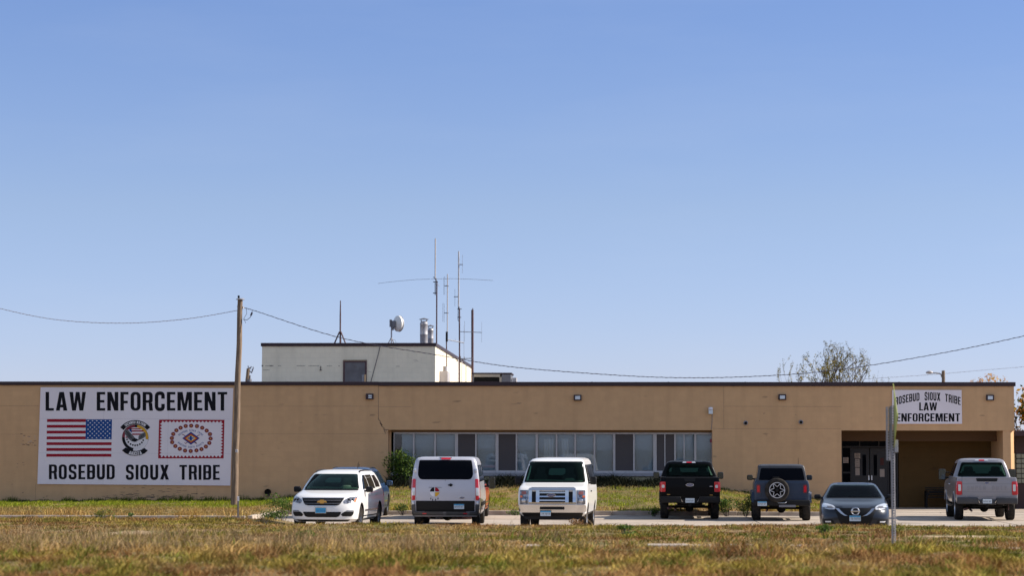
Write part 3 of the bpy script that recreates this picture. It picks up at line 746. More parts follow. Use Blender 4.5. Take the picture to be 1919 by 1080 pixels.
bobj('pillar', bm, M['tan'], bld)
# glazed door screen
M['doorframe'] = noisy(mat('door_frame_brown', (.035, .03, .03), .5, .3), 3, .3)
bm = NB()
yd = YE; zt2 = Z(840, yd, 1620); 
def pxx(p): return X(p, yd)
box(bm, xc, xe, yd, yd+.10, zt2, zt2+.07)                         # transom bar
for p in (1577.5, 1594.5, 1664.5, 1681): box(bm, pxx(p)-.03, pxx(p)+.03, yd-.004, yd+.104, -.05, zt2)
for p in (1577.5, 1611, 1647, 1681): box(bm, pxx(p)-.025, pxx(p)+.025, yd-.003, yd+.103, zt2+.07, ZC+.297)
box(bm, pxx(1578), pxx(1594), yd+.001, yd+.09, Z(888, yd, 1600), Z(885, yd, 1600))
bobj('door_screen', bm, M['doorframe'], bld)
bm = NB(); box(bm, xc, xe, yd+.05, yd+.056, zt2+.071, ZC+.296); box(bm, pxx(1579), pxx(1594), yd+.045, yd+.051, 0, zt2-.001); box(bm, pxx(1665.5), pxx(1680), yd+.045, yd+.051, 0, zt2-.001)
bobj('door_glass', bm, M['tint'], bld)
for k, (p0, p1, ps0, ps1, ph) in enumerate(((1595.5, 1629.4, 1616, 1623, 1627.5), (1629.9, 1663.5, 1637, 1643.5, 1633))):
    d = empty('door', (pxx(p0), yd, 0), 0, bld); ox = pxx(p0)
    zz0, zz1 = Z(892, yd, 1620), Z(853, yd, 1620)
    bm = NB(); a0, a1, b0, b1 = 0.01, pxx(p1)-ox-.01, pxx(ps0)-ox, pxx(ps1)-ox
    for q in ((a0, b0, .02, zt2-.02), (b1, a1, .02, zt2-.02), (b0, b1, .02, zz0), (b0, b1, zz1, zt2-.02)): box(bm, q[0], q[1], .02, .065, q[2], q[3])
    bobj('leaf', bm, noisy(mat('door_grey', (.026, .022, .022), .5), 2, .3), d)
    bm = NB(); box(bm, b0, b1, .035, .045, zz0, zz1); bobj('pane', bm, M['tint'], d)
    bm = NB(); hx = pxx(ph)-ox; rbox(bm, hx-.03, hx+.03, -.03, .0, Z(901, yd, 1620), Z(891.5, yd, 1620), .01); box(bm, hx-.01, hx+.01, 0, .02, Z(900, yd, 1620), Z(892.5, yd, 1620))
    bobj('handle', bm, M['silver'], d)
# papers taped to the door glass
def paper(label, p0, p1, q0, q1, y_, lines_=0, m='paper'):
    root = tag(empty('paper_notice', at((p0+p1)/2, (q0+q1)/2, y_)), label, 'notice', 'paper notices taped at the entrance doors')
    c = root.location; a, b = at(p0, q1, y_)-c, at(p1, q0, y_)-c
    bm = NB(); box(bm, a.x, b.x, 0, .003, a.z, b.z); bobj('sheet', bm, M[m], root)
    if lines_:
        bm = NB()
        for k in range(lines_):
            z_ = b.z - (b.z-a.z)*(k+.7)/(lines_+.5); box(bm, a.x*.75, b.x*(.4+.35*((k*7) % 3)/2), -.002, -.0005, z_-.006, z_+.006)
        bobj('print', bm, M['ink'], root)
paper('upper pale sheet on the left entrance door', 1601.5, 1612, 850, 860, yd+.014, 5)
paper('middle pale sheet on the left entrance door', 1602.5, 1611, 861.5, 876, yd+.014, 3)
paper('lowest pale sheet on the left entrance door', 1603, 1611, 877.5, 891.5, yd+.014)
paper('faded sheet on the side glass left of the doors', 1580, 1590, 858, 868.5, yd+.035, 3)
paper('dark red notice on the right entrance door', 1649.5, 1656.5, 859, 872.5, yd+.014, 0, 'dred') if M.setdefault('dred', mat('dark_red_print', (.10, .025, .02), .7)) else None
paper('blank pale sheet low on the right entrance door', 1649, 1657.5, 880, 894.5, yd+.014)
# bench
b0 = at(1757, 948, 2.2)
bench = tag(empty('metal_bench', (b0.x, 2.3, 0.0)), 'black metal bench with arched arms standing in the shaded entrance', 'bench')
bm = NB(); rbox(bm, -.45, 1.25, -.2, .25, .40, .44, .01)
for k in range(5): rbox(bm, -.45, 1.25, .22, .25, .50+.07*k, .54+.07*k, .005)
bobj('seat', bm, M['black'], bench)
for sx in (-.45, 1.22):
    bm = NB(); tube(bm, [(sx, -.22, 0), (sx, -.22, .40), (sx, -.18, .60), (sx, -.06, .68), (sx, .20, .68), (sx, .24, .60), (sx, .26, 0)], .028, 8); bobj('leg', bm, M['black'], bench, 50)
bm = NB(); tube(bm, [(-.45, -.24, .0), (-.45, -.24, .45), (-.36, -.24, .60), (-.2, -.24, .66), (1.2, -.24, .66)], .035, 8); bobj('arm', bm, M['black'], bench, 50)

# --- penthouse on the roof
YP = 4.0
x0, x1 = X(489.5, YP), X(815, YP); zp0, zp1 = ZT-.3, Z(645, YP, 650); YQ = 32.0
ph = tag(empty('rooftop_block', (x0, YP, zp0)), 'white painted block penthouse with rusty metal door rising above the flat roof', 'building')
W_, H_, D_ = x1-x0, zp1-zp0, YQ-YP
bm = NB(); box(bm, 0, W_, 0, .25, 0, H_-.01); box(bm, W_-.25, W_, .25, D_, 0, H_-.01); box(bm, 0, .25, .25, D_, 0, H_-.01); box(bm, .25, W_-.25, D_-.25, D_, 0, H_-.01)
bobj('wall', bm, M['white_block'], ph)
bm = NB(); rbox(bm, -.05, W_+.05, -.05, D_+.05, H_-.10, H_+.04, .01); box(bm, .2, W_-.2, .2, D_-.2, H_-.3, H_-.12)
bobj('roof', bm, M['maroon'], ph)
bm = NB()
for a in (((497, 686), (513, 686.2)), ((521, 686), (527, 686.3)), ((556, 686), (572, 686.5)), ((578, 686), (598, 686.5)), ((612, 686.3), (622, 686.5)), ((634, 686.3), (637, 686.5)), ((742, 687), (749, 687)), ((493, 694), (505, 694))):
    pa, pb = at(*a[0], YP-.003)-ph.location, at(*a[1], YP-.003)-ph.location; box(bm, pa.x, pb.x, -.004, 0.0, pa.z-.009, pa.z+.007)
pa = at(601, 689, YP)-ph.location; box(bm, pa.x-.015, pa.x+.015, -.03, 0, pa.z-.12, pa.z+.05); box(bm, pa.x-.04, pa.x+.05, -.03, 0, pa.z-.13, pa.z-.10)
pa = at(491, 686, YP)-ph.location; box(bm, pa.x-.02, pa.x+.05, -.006, 0, pa.z-.03, pa.z+.03); pa = at(508, 686, YP)-ph.location; box(bm, pa.x-.06, pa.x+.06, -.006, 0, pa.z-.02, pa.z+.02)
bobj('wall_stain', bm, mat('stain', (.16, .14, .12), .9), ph)
d0, d1 = at(643, 716, YP)-ph.location, at(687.5, 677, YP)-ph.location
dr = empty('door', ph.location+Vector((d0.x, 0, 0)), 0, None); dr.parent = ph; dr.location = (d0.x, 0, 0)
dw, dh = d1.x-d0.x, d1.z
bm = NB(); box(bm, 0, dw, -.05, -.001, dh, dh+.045); bobj('lintel', bm, mat('tan_trim', (.30, .22, .13), .8), dr)
bm = NB(); box(bm, 0, .07, -.045, -.001, 0, dh-.001); box(bm, dw-.07, dw, -.045, -.001, 0, dh-.001); box(bm, .07, dw-.07, -.045, -.001, dh-.06, dh-.001)
bobj('frame', bm, M['rust'], dr)
bm = NB(); box(bm, .071, dw-.071, -.03, -.002, 0, dh-.061)
bobj('leaf', bm, noisy(noisy(mat('worn_grey_door', (.16, .15, .155), .6), 3, .5, 6, (.07, .06, .06)), 1.2, .9, 8, (.09, .045, .03), .58, .68), dr)
bm = NB(); rbox(bm, dw-.20, dw-.10, -.06, -.031, .42, .72, .01); bobj('handle', bm, M['alu2'], dr)
bm = NB(); pa = at(684.5, 712, YP)-ph.location; box(bm, pa.x-.03, pa.x+.04, -.12, -.06, .2, .72)
bobj('board', bm, mat('pale_board', (.6, .38, .2), .7), ph)
# side wall ducts / panels, sunlit
bm = NB(); box(bm, W_+.001, W_+.35, 2.6, 4.2, 0, .95); bobj('side_hatch', bm, M['alu'], ph)
bm = NB(); box(bm, W_+.001, W_+.12, 5.0, 5.8, 1.05, 1.25); bobj('vent', bm, M['alu2'], ph)
bm = NB()
for yy in (14, 17, 20.5): tube(bm, [(W_+.12, yy, 0), (W_+.12, yy, 1.9), (W_+.02, yy, 1.98)], .025, 6)
bobj('conduit', bm, M['steel'], ph, 50)
bm = NB(); tube(bm, [(W_+.35, 19, .5), (W_+.35, 23.5, .62), (W_+.35, 24.5, .4), (W_+.35, 24.8, 0)], .28, 12); bobj('duct', bm, M['steel'], ph, 50)
# loose cable hanging over the front wall
bm = NB(); tube(bm, [at(713, 646, YP-.03), at(709, 664, YP-.02), at(702, 690, YP-.02), at(695, 716, YP-.02)], .012, 5)
tag(bobj('cable', bm, M['wire'], None, 50), 'thin dark cable running down the white rooftop wall right of its door', 'cable')

# rooftop air conditioner
ac0 = at(884, 716, 14); ac1 = at(945, 699, 14)
ac = tag(empty('air_conditioner', (ac0.x, 14, ZT-.2)), 'rooftop air handler with dark louvred face beside the white penthouse', 'air conditioner')
w2, h2 = ac1.x-ac0.x, ac1.z-(ZT-.2)
bm = NB(); rbox(bm, 0, w2+.35, 0, 2.4, h2-.07, h2, .01); bobj('lid', bm, M['maroon'], ac)
bm = NB(); rbox(bm, w2-.12, w2+.30, .02, 2.3, 0, h2-.071, .01); rbox(bm, .03, .10, .02, 2.3, 0, h2-.071, .005); box(bm, .1, w2-.12, .5, 2.3, 0, h2-.071); bobj('casing', bm, M['greymetal'], ac)
bm = NB(); box(bm, .101, w2-.19, .0, .05, h2-.20, h2-.072); box(bm, w2-.22, w2-.121, .0, .05, 0, h2-.201); bobj('trim', bm, mat('ac_trim', (.38, .34, .28), .6), ac)
bm = NB()
for k in range(14): box(bm, .102, w2-.222, .06+.0, .12, .02+k*.055, .045+k*.055)
box(bm, .102, w2-.222, .2, .22, 0, h2-.21); bobj('louvre', bm, M['black'], ac)
bm = NB(); rbox(bm, w2+.36, w2+.55, .3, 1.2, 0, h2-.22, .01); bobj('side_box', bm, M['alu'], ac)

# ---------------------------------------------------------------- rooftop fittings
def thing(name, label, cat, loc, group=None, rz=0): return tag(empty(name, loc, rz), label, cat, group)
yt = 5.0
# tripod mast
b = at(637.5, 645, yt); zr = zp1+.04; t = thing('mast', 'dark tripod mast standing alone on the left of the penthouse roof', 'mast', (b.x, yt, zr), 'masts on the roof')
sc = 101/F
bm = NB(); tube(bm, [(0, 0, 0), (0, 0, 52*sc), (0, 0, 82*sc)], [.032, .032, .02], 8); bobj('pole', bm, M['rust'], t, 50)
for a in (200, 340, 90):
    bm = NB(); e = (math.cos(R(a))*11.5*sc, math.sin(R(a))*11.5*sc, 0); tube(bm, [e, (e[0]*.12, e[1]*.12, 23*sc)], .032, 6); bobj('leg', bm, M['rust'], t, 50)
# dish
b = at(733.5, 645, yt); t = thing('radio_dish', 'white drum shaped microwave dish on a short stand, roof left of the flues', 'dish', (b.x, yt, zr))
bm = NB(); tube(bm, [(0, 0, 0), (0, 0, 42*sc)], .03, 8)
for s in (-7, 5): tube(bm, [(s*sc, .1, 0), (0, 0, 13*sc)], .018, 6)
tube(bm, [(2*sc+ .07*math.cos(6.283*k/12)*1.3+.06, 0, .09+.09*math.sin(6.283*k/12)) for k in range(13)], .008, 5)
bobj('stand', bm, M['steel'], t, 50)
bm = NB(); rbox(bm, -.08, .02, -.06, .06, 32*sc, 46*sc, .01); rbox(bm, .03, .16, -.10, .10, 31*sc, 44*sc, .02); tube(bm, [(-.06, 0, 42*sc), (.1, 0, 42*sc)], .03, 6); rbox(bm, .0, .1, -.04, .04, 26*sc, 31*sc, .01)
bobj('bracket', bm, M['greymetal'], t)
bm = NB(); Md = Matrix.Translation((.20, 0, 38.5*sc)) @ Matrix.Rotation(R(38), 4, 'Z') @ Matrix.Rotation(R(90), 4, 'Y')
lathe(bm, [(0, -.03), (.16, -.03), (.31, .04), (.335, .06), (.335, .16), (.32, .19), (0, .26)], 32, Md)
bobj('drum', bm, mat('dish_white', (.78, .76, .72), .4), t, 40)
bm = NB(); lathe(bm, [(.337, .145), (.345, .15), (.345, .165), (.337, .17)], 32, Md, close=True); bobj('rim', bm, M['greymetal'], t, 40)
# flues
for (px, py0, r_, lab) in ((794.3, 598, 7.3, 'taller left metal flue with conical rain cap'), (807, 608, 5.3, 'shorter right metal flue with conical rain cap')):
    yy = 6.0 if r_ > 6 else 7.6; s2 = (96+yy)/F; b = at(px, 643, yy); h = (645-py0)*s2
    t = thing('flue', lab, 'chimney', (b.x, yy, zr-.05), 'metal flues on the penthouse roof')
    rr_ = r_*s2
    bm = NB(); lathe(bm, [(rr_, 0), (rr_, h*.45), (rr_*1.03, h*.46), (rr_*1.03, h*.49), (rr_, h*.5), (rr_, h*.86), (rr_*1.04, h*.87), (rr_*1.04, h*.89), (rr_*.95, h*.95), (rr_*.86, h*.96), (rr_*.86, h), (rr_*.8, h)], 24); bobj('pipe', bm, M['steel'], t, 40)
    bm = NB(); lathe(bm, [(0, h*1.0+6.5*s2), (rr_*.5, h+5.5*s2), (rr_*1.32, h+3.6*s2), (rr_*1.32, h+3.3*s2), (0, h+3.4*s2)], 24); bobj('cap', bm, M['greymetal'], t, 40)
    for k in range(4):
        a = 6.283*(k+.5)/4; bm = NB(); tube(bm, [(math.cos(a)*rr_*.84, math.sin(a)*rr_*.84, h-.02), (math.cos(a)*rr_*1.2, math.sin(a)*rr_*1.2, h+3.4*s2)], .012, 5); bobj('strut', bm, M['greymetal'], t)
# antennas
def mast(label, px, yy, ptop, mats, rads, extra, x_off=0, pxt=None):
    b = at(px, 700, yy); t = thing('antenna_mast', label, 'antenna', (b.x, yy, ZT-.2), 'masts on the roof'); s = (96+yy)/F
    lv = [at(px, p, yy).z-(ZT-.2) for p in ptop]; xs = [(q-px)*s for q in (pxt or [px]*len(ptop))]
    z0 = 0; x0_ = 0
    names = ['pole', 'upper_pole', 'tip']
    for k, (z1, m_, r_) in enumerate(zip(lv, mats, rads)):
        bm = NB(); tube(bm, [(x0_ if k == 0 else xs[k], 0, z0), (xs[k], 0, z1)], r_, 8); bobj(names[k], bm, M[m_], t, 50); z0 = z1-.02
    bm = NB()
    for e in extra:      # list of polylines in photo px relative, radius
        pts, r_ = e; tube(bm, [((p[0]-px)*s, p[2] if len(p) > 2 else 0, at(px, p[1], yy).z-(ZT-.2)) for p in pts], r_, 5)
    bobj('element', bm, M['greymetal'], t, 50)
    return t
mast('tallest antenna mast with long drooping horizontal whips and white tip', 818, 6.6, (527, 522, 447), ('rust', 'greymetal', 'alu'), (.03, .03, .028),
     [([(816, 523), (780, 524), (750, 526.5), (725, 529), (707, 531.5)], .007), ([(816, 523), (850, 522.5), (890, 524), (924, 526)], .007),
      ([(811, 528.5), (820, 528.5)], .02), ([(811, 549.5), (818, 549.5)], .02), ([(815, 528), (815, 553)], .022), ([(813.5, 519), (817, 523)], .014), ([(820, 533), (823, 537)], .01), ([(811, 519), (816, 525)], .012)], pxt=[818, 816.5, 815])
mast('antenna mast with folded dipole loops, second from the left of the group', 837.5, 11.0, (640, 622, 514), ('rust', 'black', 'alu'), (.026, .05, .024),
     [([(840, 536), (832, 536)], .02), ([(840, 587), (832, 587)], .02), ([(831, 520), (831, 552), (833, 553), (833, 519), (831, 520)], .006), ([(829.5, 569), (829.5, 603), (832, 604), (832, 570), (829.5, 569)], .006),
      ([(838, 637, 0), (868, 642, .6)], .022), ([(852, 634, .3), (852, 640, .3)], .006), ([(868, 610, .6), (868, 676, .6)], .006)], pxt=[836.5, 837, 838])
mast('tall antenna mast with small side whips, nearest the right end of the group', 861.5, 18.5, (578, 575, 471), ('rust', 'greymetal', 'alu'), (.034, .036, .032),
     [([(859, 496), (867, 496)], .02), ([(866, 478), (866, 512)], .006), ([(859, 556.5), (850, 556.5)], .02), ([(852, 542), (852, 575)], .006), ([(857, 579.5), (865, 579.5)], .02), ([(857, 595), (864, 595)], .025), ([(858, 577), (858, 600), (860, 604)], .014),
      ([(862, 622), (903, 623.5)], .016), ([(870.5, 602), (870.5, 640)], .005), ([(902.5, 604), (902.5, 642)], .005),
      ([(848, 673.5), (887, 672)], .02), ([(853, 677), (868, 677)], .02), ([(863, 668), (863, 680)], .02), ([(870, 669), (870, 675)], .02)], pxt=[860.5, 859.5, 859])
mast('thick plain maroon pipe mast above the air handler', 885.5, 24.5, (581,), ('rust',), (.062,), [([(884.5, 580.5), (886.5, 580.5)], .07)], pxt=[885])

# ---------------------------------------------------------------- signs
ys = -.05
def panel4(bm, c, y0, y1):
    f_ = [at(*p, y0) for p in c]; k_ = [Vector((p.x, y1, p.z)) for p in f_]
    a = [bm.verts.new(p) for p in f_]; b = [bm.verts.new(p) for p in k_]
    bm.faces.new(a); bm.faces.new(b[::-1])
    for i in range(4): bm.faces.new((a[i], b[i], b[(i+1) % 4], a[(i+1) % 4]))
SC = [(76, 726.5), (437, 728), (431.5, 911), (70, 908)]
c0 = at(253, 818, ys)
big = thing('building_sign', 'large white painted sign with flag and emblems reading LAW ENFORCEMENT', 'sign', c0)
def loc(root, o):
    o.parent = root; o.location = -root.location; return o
bm = NB(); panel4(bm, SC, ys, ys+.045); loc(big, bobj('board', bm, M['sign']))
K = 4.7975                                  # crop scale of the sign study
def cc(u, v): return (60 + u/K, 715 + v/K)
def sg(name, loops, m, z=0, t=.003, inpx=False, root=None):
    """loops in sign-study coordinates laid on the sign face"""
    y_ = (ys if root is None else ys) - .0008 - z
    fn = (lambda a, b: at(a, b, y_)) if inpx else (lambda a, b: at(*cc(a, b), y_))
    return loc(root or big, flat(name, loops, fn, M[m], None, t))
sg('lettering', fitline('LAW ENFORCEMENT', 122, 1755, 265, 97, .115, .36), 'ink')
for wd_ in (('ROSEBUD', 152, 744, 883, 750, .12), ('SIOUX', 843, 1231, 886, 753, .12), ('TRIBE', 1325, 1688, 888, 754, .12)): sg('lettering', fitline(*wd_), 'ink')
# panel seams
bm = NB()
for a, b in (((74, 785), (436, 786)), ((71.5, 849.5), (433.5, 851)), ((195, 727), (193, 908)), ((316.5, 728), (313, 910))):
    pa, pb = at(*a, ys-.0015), at(*b, ys-.0015); d = (pb-pa).normalized(); n = Vector((-d.z, 0, d.x))*.004
    bm.faces.new([bm.verts.new(p) for p in (pa-n, pb-n, pb+n, pa+n)])
loc(big, bobj('seam', bm, mat('seam', (.56, .52, .56), .7)))
# flag with canton on the right
fx0, fx1, fy0, fy1, cxn = 135, 719, 341, 680, 484
def skew(l): return [(a - (b-341)*.018, b) for a, b in l]
sh = (fy1-fy0)/13
stripes = [[(fx0, fy0+sh*k), (cxn if k < 7 else fx1, fy0+sh*k), (cxn if k < 7 else fx1, fy0+sh*(k+1)), (fx0, fy0+sh*(k+1))] for k in range(0, 13, 2)]
sg('flag_stripes', [skew(l) for l in stripes], 'red')
sg('flag_field', [skew([(fx0, fy0+sh*k), (cxn if k < 7 else fx1, fy0+sh*k), (cxn if k < 7 else fx1, fy0+sh*(k+1)), (fx0, fy0+sh*(k+1))]) for k in range(1, 13, 2)], 'white', 0, .0015)
sg('flag_canton', [skew([(cxn, 344), (fx1, 344), (fx1, 523), (cxn, 523)])], 'blue')
st = []
for r_ in range(9):
    for c_ in range(6 if r_ % 2 == 0 else 5):
        cx_ = 505 + c_*39 + (0 if r_ % 2 == 0 else 19.5); cy_ = 356 + r_*19.2
        st.append([(cx_ + (8.2 if k % 2 == 0 else 3.6)*math.sin(k*math.pi/5), cy_ - (8.2 if k % 2 == 0 else 3.6)*math.cos(k*math.pi/5)) for k in range(10)])
sg('flag_star', [skew(l) for l in st], 'white', .0035, .002)
# round unit emblem (study coordinates: 13.5 px per photo px, origin 200,780)
def em(l): return [((200 + u/13.5 - 60)*K, (780 + v/13.5 - 715)*K) for u, v in l]
def E(name, loops, m, z=0, t=.002): return sg(name, [em(l) for l in loops], m, z, t)
ex, ey_ = 722, 555
E('emblem_ring', [circ(ex, ey_, 335, None, 48)], 'ink')
E('emblem_ring', [sector(ex, ey_, 265, 328, 182, 268)], 'flower', .0026)
E('emblem_ring', [sector(ex, ey_, 262, 330, 280, 367)], 'yellow', .0026)
E('emblem_ring', [sector(ex, ey_, 268, 331, 8, 100)], 'white', .0026)
E('emblem_field', [circ(ex, ey_+5, 268, None, 48)], 'white', .0026)
E('emblem_flag', [[(575, 320), (840, 318), (870, 345), (575, 345)][:4], [(625, 368), (925, 368), (950, 402), (630, 402)], [(640, 448), (880, 448), (850, 484), (655, 484)], [(475, 530), (530, 530), (545, 560), (480, 560)]], 'red', .0052)
E('emblem_field', [[(565, 318), (625, 318), (640, 430), (575, 380)]], 'blue', .0052)
E('emblem_eagle', [[(455, 345), (540, 350), (580, 400), (640, 470), (705, 545), (740, 585), (720, 640), (640, 650), (560, 590), (500, 520), (450, 440)],
                   [(805, 515), (870, 450), (960, 415), (985, 440), (985, 520), (920, 570), (860, 600), (800, 615)]], 'greyfeather', .0065)
E('emblem_eagle', [[(640, 600), (700, 565), (760, 580), (808, 610), (790, 632), (755, 630), (745, 665), (715, 650), (690, 670), (670, 640), (640, 650)]] +
  [stroke([(470+k*26, 360+k*18), (560+k*24, 540+k*14)], 7) for k in range(5)] + [stroke([(835+k*28, 590-k*22), (880+k*22, 480-k*10)], 7) for k in range(4)], 'ink', .008)
E('emblem_beads', [circ(ex+math.cos(R(a))*212, 560+math.sin(R(a))*188, 22, 24, 10) for a in (168, 146, 124, 107, 91, 75, 57, 38, 18)], 'ink', .0085)
E('emblem_ring', [sector(ex, ey_, 262, 335, 182, 100)], 'ink', .0055)
E('emblem_scroll', [sector(ex, 590, 375, 482, 218, 322, 20)], 'ink', .004)
E('emblem_scroll', [[(385, 875), (480, 800), (560, 850), (660, 850), (675, 890), (760, 895), (860, 870), (950, 815), (1040, 880), (960, 950), (860, 995), (720, 1015), (590, 1000), (480, 950)]], 'ink', .0065)
sg('emblem_lettering', [em(l) for l in arcline('SICANGU NATION', ex, 590, 395, 68, -37, 37, gap=.08, space=.3)], 'white', .0085, .002)
sg('emblem_lettering', [em(l) for l in arcline('AKICITA', ex+2, 470, 530, 90, -19, 19, top=False, gap=.08)][:], 'white', .0085, .002)
# tribal flag (study coordinates: 12.7 px per photo px, origin 290,780)
def fl(l): return [((290 + u/12.707 - 60)*K, (780 + v/12.707 - 715)*K) for u, v in l]
def Fg(name, loops, m, z=0, t=.002): return sg(name, [fl(l) for l in loops], m, z, t)
out = [(103, 90), (1660, 95), (1640, 1015), (80, 1015)]
inn = []
N1, N2 = 17, 11
for k in range(N1+1):
    u = 150 + (1610-150)*k/N1; inn += [(u, 112 if True else 0)] if k == 0 else [(u-43, 160), (u, 112)]
for k in range(N2+1):
    v = 150 + (935-150)*k/N2; inn += [(1648-.02*v, v)] if k == 0 else [(1572-.01*v, v-36), (1648-.02*v, v)]
for k in range(N1+1):
    u = 1590 - (1590-140)*k/N1; inn += [(u, 990)] if k == 0 else [(u+43, 940), (u, 990)]
for k in range(N2+1):
    v = 935 - (935-150)*k/N2; inn += [(112-.02*v, v)] if k == 0 else [(172-.01*v, v+36), (112-.02*v, v)]
# border built of four strips with saw teeth
def saw(p0, p1, inward, n, base, tip):
    p0, p1, iv = Vector(p0), Vector(p1), Vector(inward); L_ = [tuple(p0)]; 
    L_ += [tuple(p1)]; 
    pts = []
    for k in range(n):
        a = p1 + (p0-p1)*(k/n); b_ = p1 + (p0-p1)*((k+.5)/n); 
        pts += [tuple(a + iv*base), tuple(b_ + iv*tip)]
    pts.append(tuple(p0 + iv*base)); return L_ + pts
Fg('flag_border', [saw(out[0], out[1], (0, 1), 18, 26, 68)], 'red')
Fg('flag_border', [saw(out[3], out[2], (0, -1), 18, 22, 72)], 'red')
Fg('flag_border', [saw((102, 118), (81, 992), (1, 0), 12, 26, 76)], 'red', .0006, .003)
Fg('flag_border', [saw((1659, 122), (1640, 992), (-1, 0), 12, 24, 74)], 'red', .0006, .003)
fc_ = []
pos = [(867, 236), (1005, 246), (1130, 285), (1237, 352), (1315, 437), (1330, 541), (1300, 648), (1218, 733), (1113, 795), (993, 825), (857, 840), (722, 828), (597, 788), (490, 722), (415, 630), (408, 532), (440, 434), (515, 346), (617, 285), (737, 244)]
fl1 = [[(p[0] + (58 if k % 2 == 0 else 46)*math.cos(k*math.pi/8), p[1] + (54 if k % 2 == 0 else 44)*math.sin(k*math.pi/8)) for k in range(16)] for p in pos]
Fg('flag_flower', fl1, 'flower', .0005)
Fg('flag_flower', [circ(p[0], p[1], 13, 16, 8) for p in pos], 'yellow', .003)
dcx, dcy = 862, 535
def dia(a, b): return [(dcx-a, dcy), (dcx, dcy-b), (dcx+a, dcy), (dcx, dcy+b)]
Fg('flag_pipe', [stroke([(650, 445), (690, 455), (1000, 670), (985, 640)], 16)], 'flower', .0005)
Fg('flag_pipe', [stroke([(1075, 455), (1030, 470), (725, 665), (715, 630)], 16)], 'flower', .0006, .0015)
for k, (a, b, m_) in enumerate(((208, 155, 'blue'), (172, 118, 'red'), (142, 95, 'orange'), (116, 76, 'yellow'), (92, 60, 'white'))): Fg('flag_diamond', [dia(a, b)], m_, .0025+.0022*k, .002)
Fg('flag_cross', [[(dcx-75, 518), (dcx-30, 518), (dcx-30, 478), (dcx+22, 478), (dcx+22, 518), (dcx+62, 518), (dcx+62, 550), (dcx+22, 550), (dcx+22, 588), (dcx-30, 588), (dcx-30, 550), (dcx-75, 550)]], 'blue', .0138)
Fg('flag_lettering', arcline('ROSEBUD SIOUX TRIBE', 858, 760, 390, 45, -44, 44, gap=.35, space=.5), 'ltblue', .0005)
Fg('flag_lettering', arcline('ROSEBUD SOUTH DAKOTA', 858, 290, 475, 42, -41, 41, top=False, gap=.35, space=.5), 'ltblue', .0005)

c0 = at(1738, 763, ys)
sm2 = thing('building_sign', 'small white sign above the entrance with arched ROSEBUD SIOUX TRIBE lettering', 'sign', c0)
bm = NB(); panel4(bm, [(1672, 731.5), (1802, 731.5), (1803, 795), (1672, 795)], ys, ys+.045); loc(sm2, bobj('board', bm, M['sign']))
def S2(loops): return loc(sm2, flat('lettering', loops, lambda a, b: at(1620 + a/6.3545, 690 + b/6.3545, ys-.0008), M['ink'], None, .003))
S2(fitline('LAW', 652, 865, 508, 413, .06)); S2(fitline('ENFORCEMENT', 378, 1138, 640, 543, .09))
def sag(l, pad=0):   # arch: letters shift down away from the middle
    return [[(a, b + 62*((a-760)/395)**2) for a, b in q] for q in l]
S2(sag(fitline('ROSEBUD', 365, 655, 386, 292, .12))); S2(sag(fitline('SIOUX', 716, 903, 386, 290, .12))); S2(sag(fitline('TRIBE', 960, 1145, 386, 292, .12)))

# ---------------------------------------------------------------- wall fixtures
def wallpack(px, py, label, style=0):
    c = at(px, py, 0); t = thing('wall_lamp', label, 'wall lamp', (c.x, -.001, c.z), 'square floodlights along the top of the facade')
    w_, h_ = .155, .115
    bm = NB(); rbox(bm, -w_, w_, -.10, 0, -h_, h_, .012); bobj('housing', bm, mat('lamp_housing', (.03, .012, .02), .5), t)
    bm = NB()
    if style: rbox(bm, -.05, .09, -.115, -.101, -.07, -.02, .004); rbox(bm, -.05, .09, -.115, -.101, .0, .06, .004)
    else: rbox(bm, -.095, .10, -.115, -.101, -.07, .065, .006)
    bobj('lens', bm, M['lampglass'], t)
wallpack(693, 743.8, 'square wall floodlight with two part lens, leftmost, left of the wall joint', 1)
wallpack(1082.5, 746, 'square wall floodlight above the middle of the windows')
wallpack(1465.8, 745, 'square wall floodlight between the windows and the entrance')
wallpack(1855, 746, 'square wall floodlight right of the small entrance sign')
for px, lab in ((1397.5, 'small round dark camera nearest the windows'), (1501, 'small round dark camera nearer the entrance')):
    c = at(px, 793.5 if px < 1450 else 792, 0); t = thing('security_camera', lab, 'camera', (c.x, -.001, c.z), 'small round cameras on the facade')
    bm = NB(); lathe(bm, [(0, .06), (.08, .05), (.095, 0)], 20, Matrix.Rotation(R(90), 4, 'X')); bobj('base', bm, mat('camera_grey', (.30, .28, .30), .5), t, 40)
    bm = NB(); lathe(bm, [(0, .13), (.035, .12), (.06, .085), (.062, .05)], 16, Matrix.Rotation(R(90), 4, 'X')); bobj('dome', bm, M['black'], t, 60)
c = at(1331.5, 771, 0); t = thing('security_lamp', 'white cylinder lamp with thin conduit above the right end of the windows', 'wall lamp', (c.x, -.001, c.z))
bm = NB(); rbox(bm, -.08, .085, -.16, -.03, -.12, .05, .01); bobj('body', bm, M['lampglass'], t)
bm = NB(); lathe(bm, [(0, .16), (.07, .15), (.09, .11), (.09, .06), (0, .06)], 16, Matrix.Translation((0, -.10, 0))); bobj('cap', bm, M['white'], t, 50)
bm = NB(); tube(bm, [(.07, -.02, -.12), (.06, -.02, -.4), (.03, -.02, -.74)], .01, 6); bobj('conduit', bm, M['greymetal'], t)
c = at(502, 923, 0); t = thing('wall_spout', 'small rusty round pipe outlet low on the blank wall right of the pole', 'pipe', (c.x, -.001, c.z))
bm = NB(); lathe(bm, [(.0, .06), (.09, .06), (.125, .12), (.13, .02), (.11, 0)], 18, Matrix.Rotation(R(90), 4, 'X')); bobj('flange', bm, M['under'], t, 50)
